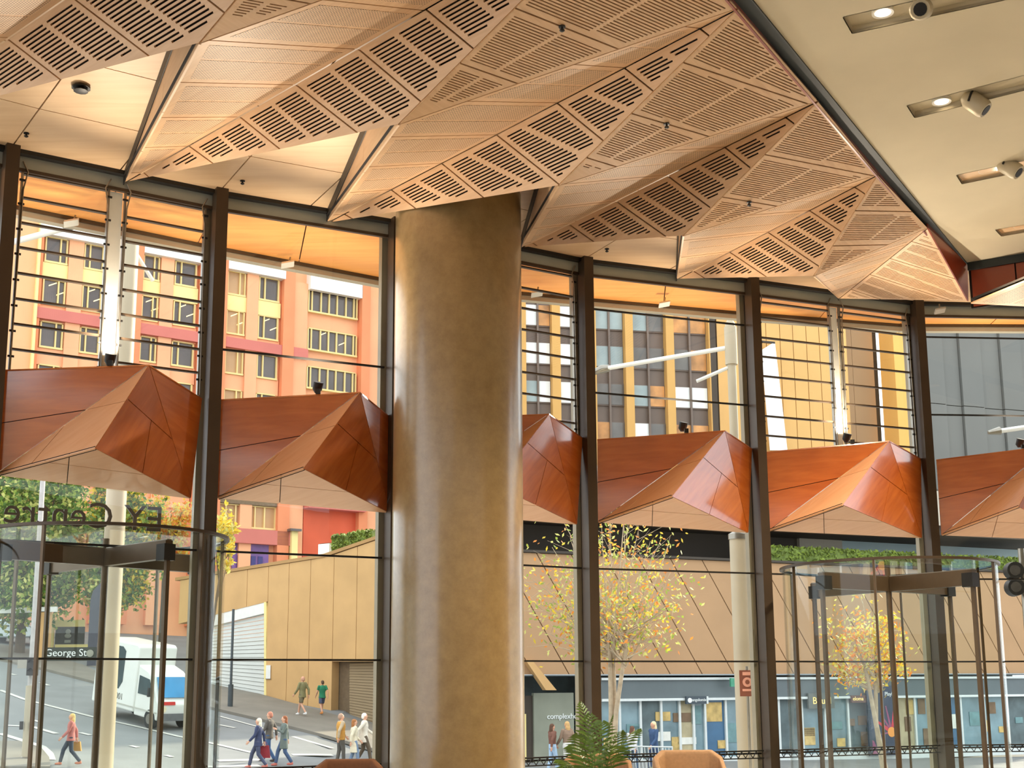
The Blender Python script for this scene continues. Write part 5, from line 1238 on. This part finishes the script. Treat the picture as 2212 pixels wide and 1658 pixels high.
def bag(label, MW, p, c, sz):
    q = MW @ (p - V((0, 0, .12))); t = thing('handbag', label, 'bag', q - V((0, 0, sz[2]))); m = MB(); mt = mat('bag_%d' % c[0], srgb(*c), .6)
    m.prism([q + V((-sz[0] * .35, 0, 0)), q + V((sz[0] * .35, 0, 0)), q + V((sz[0] / 2, 0, -sz[2])), q + V((-sz[0] / 2, 0, -sz[2]))], (0, sz[1], 0)); m.build('pouch', mt, t)
    m = MB(); m.tube([q + V((-sz[0] * .25, sz[1] / 2, 0)), q + V((-.03, sz[1] / 2, .13)), q + V((.03, sz[1] / 2, .13)), q + V((sz[0] * .25, sz[1] / 2, 0))], .008, 6); m.build('handle', mt, t)
bag('small tan bag hanging from the pink-jacketed walker', MA, wA[1], (190, 140, 70), (.3, .1, .3)); bag('red bag carried low by the white-haired walker', MB_, wB[1], (150, 36, 48), (.4, .14, .42))

# ================================================================ trees
def tree(name, label, base, crown_c, crown_r, trunk_r, nlimb, nleaf, leaf, cols, bark, seed, stems=1, hollow=.35):
    rd = random.Random(seed); t = thing(name, label, 'tree', base); m = MB(); tips = []
    cb_ = crown_c - V((0, 0, crown_r.z * .85))
    for s in range(stems):
        top = cb_ + V((rd.uniform(-.25, .25) * crown_r.x * (stems > 1), rd.uniform(-.2, .2), crown_r.z * .3)); b0 = base + V((rd.uniform(-.1, .1), rd.uniform(-.1, .1), -.05)) * (stems > 1)
        mid = b0.lerp(top, .5) + V((rd.uniform(-.15, .15), 0, 0)); m.tube([b0, mid, top], [trunk_r, trunk_r * .8, trunk_r * .55], 9)
        for k in range(nlimb // stems):
            a = rd.uniform(0, 2 * math.pi); z = rd.uniform(-.8, .95); rr = math.sqrt(max(0, 1 - z * z)) * rd.uniform(.6, 1)
            e = crown_c + V((math.cos(a) * rr * crown_r.x, math.sin(a) * rr * crown_r.y, z * crown_r.z)); st = b0.lerp(top, rd.uniform(.75, 1)); md = st.lerp(e, .5) + V((0, 0, -.06 * (e - st).length))
            r0 = trunk_r * .38; m.tube([st, md, e], [r0, r0 * .6, r0 * .18], 6)
            for j in range(5):
                u = rd.uniform(.35, 1); p = st.lerp(md, u).lerp(md.lerp(e, u), u); f = p + V((rd.uniform(-1, 1) * crown_r.x, rd.uniform(-1, 1) * crown_r.y, rd.uniform(-.5, 1) * crown_r.z)) * .35
                m.tube([p, f], [r0 * .25, r0 * .08], 4, False); tips += [p.lerp(f, .5), f, f]
            tips += [e, md.lerp(e, .6)]
    m.build('trunk', bark, t)
    for ci, mt in enumerate(cols):
        m = MB()
        for k in range(nleaf // len(cols)):
            c = rd.choice(tips) + V((rd.gauss(0, 1) * crown_r.x, rd.gauss(0, 1) * crown_r.y, rd.gauss(0, 1) * crown_r.z)) * .1
            a = V((rd.uniform(-1, 1), rd.uniform(-1, 1), rd.uniform(-1, 1))).normalized() * leaf * rd.uniform(.6, 1.2); b = a.orthogonal().normalized() * leaf * .5
            m.add([c - a, c + b, c + a, c - b], [(0, 1, 2, 3)])
        o = m.build('leaves', mt, t); o['kind'] = 'stuff'
def lf(c, n):
    m = mat(n, srgb(*c), .6, 0, .25, 2); N, L = m.node_tree.nodes, m.node_tree.links; P = N['Principled BSDF']
    t = N.new('ShaderNodeBsdfTranslucent'); t.inputs[0].default_value = srgb(*[min(255, int(v * 1.1)) for v in c]); x = N.new('ShaderNodeMixShader'); x.inputs[0].default_value = .45
    L.new(P.outputs[0], x.inputs[1]); L.new(t.outputs[0], x.inputs[2]); L.new(x.outputs[0], N['Material Output'].inputs['Surface']); return m
BARK = mat('bark_pale', srgb(186, 166, 140), .8, 0, .2, 6); BARKD = mat('bark_dark', srgb(92, 78, 60), .85, 0, .2, 6)
G1, G2, Y1, O1, PL = lf((86, 120, 44), 'leaf_green_a'), lf((150, 170, 72), 'leaf_green_b'), lf((226, 196, 64), 'leaf_yellow'), lf((222, 140, 60), 'leaf_orange'), lf((206, 204, 120), 'leaf_pale')
def crown(x0, x1, y0, y1, d):
    c = aty((x0 + x1) / 2, (y0 + y1) / 2, d); e = aty(x1, y0, d); r = V((abs(e.x - c.x), abs(e.x - c.x) * .8, abs(e.z - c.z))); return c, r
c, r = crown(-120, 235, 985, 1350, 72); b = V((c.x, c.y, gz(c.x, c.y))); tree('street_tree', 'dense green tree behind the reversed lettering at far left', b, c, r, .3, 44, 32000, .19, [G1, G1, G2, PL], BARKD, 1)
c, r = crown(170, 345, 1020, 1350, 76); b = V((c.x, c.y, gz(c.x, c.y))); tree('street_tree', 'green tree with yellow patches behind the left tram pole', b, c, r, .22, 34, 16000, .18, [G1, G2, Y1], BARKD, 2)
c, r = crown(285, 430, 1065, 1215, 80); b = V((c.x, c.y, gz(c.x, c.y))); tree('street_tree', 'orange and yellow autumn tree left of the dark mullion', b, c, r, .16, 16, 3600, .15, [O1, Y1, PL], BARKD, 3)
c, r = crown(455, 516, 1105, 1225, 52); b = V((c.x - .6, c.y, gz(c.x - .6, c.y))); tree('street_tree', 'small bright yellow tree beside the left door edge', b, c, r, .08, 10, 900, .13, [Y1, PL], BARKD, 4)
c, r = crown(1120, 1500, 1105, 1430, 36); b = aty(1316, 1660, 36); b.z = gz(b.x, b.y); tree('street_tree', 'sparse multi-stemmed yellow autumn tree right of the column', b, c, r, .085, 66, 2700, .08, [Y1, O1, PL, G2], BARK, 5, 3)
c, r = crown(1775, 1975, 1280, 1480, 44); b = V((c.x + .3, c.y, gz(c.x, c.y))); tree('street_tree', 'small pale autumn tree seen through the right revolving door', b, c, r, .1, 26, 1500, .1, [Y1, O1, PL], BARK, 6, 2)
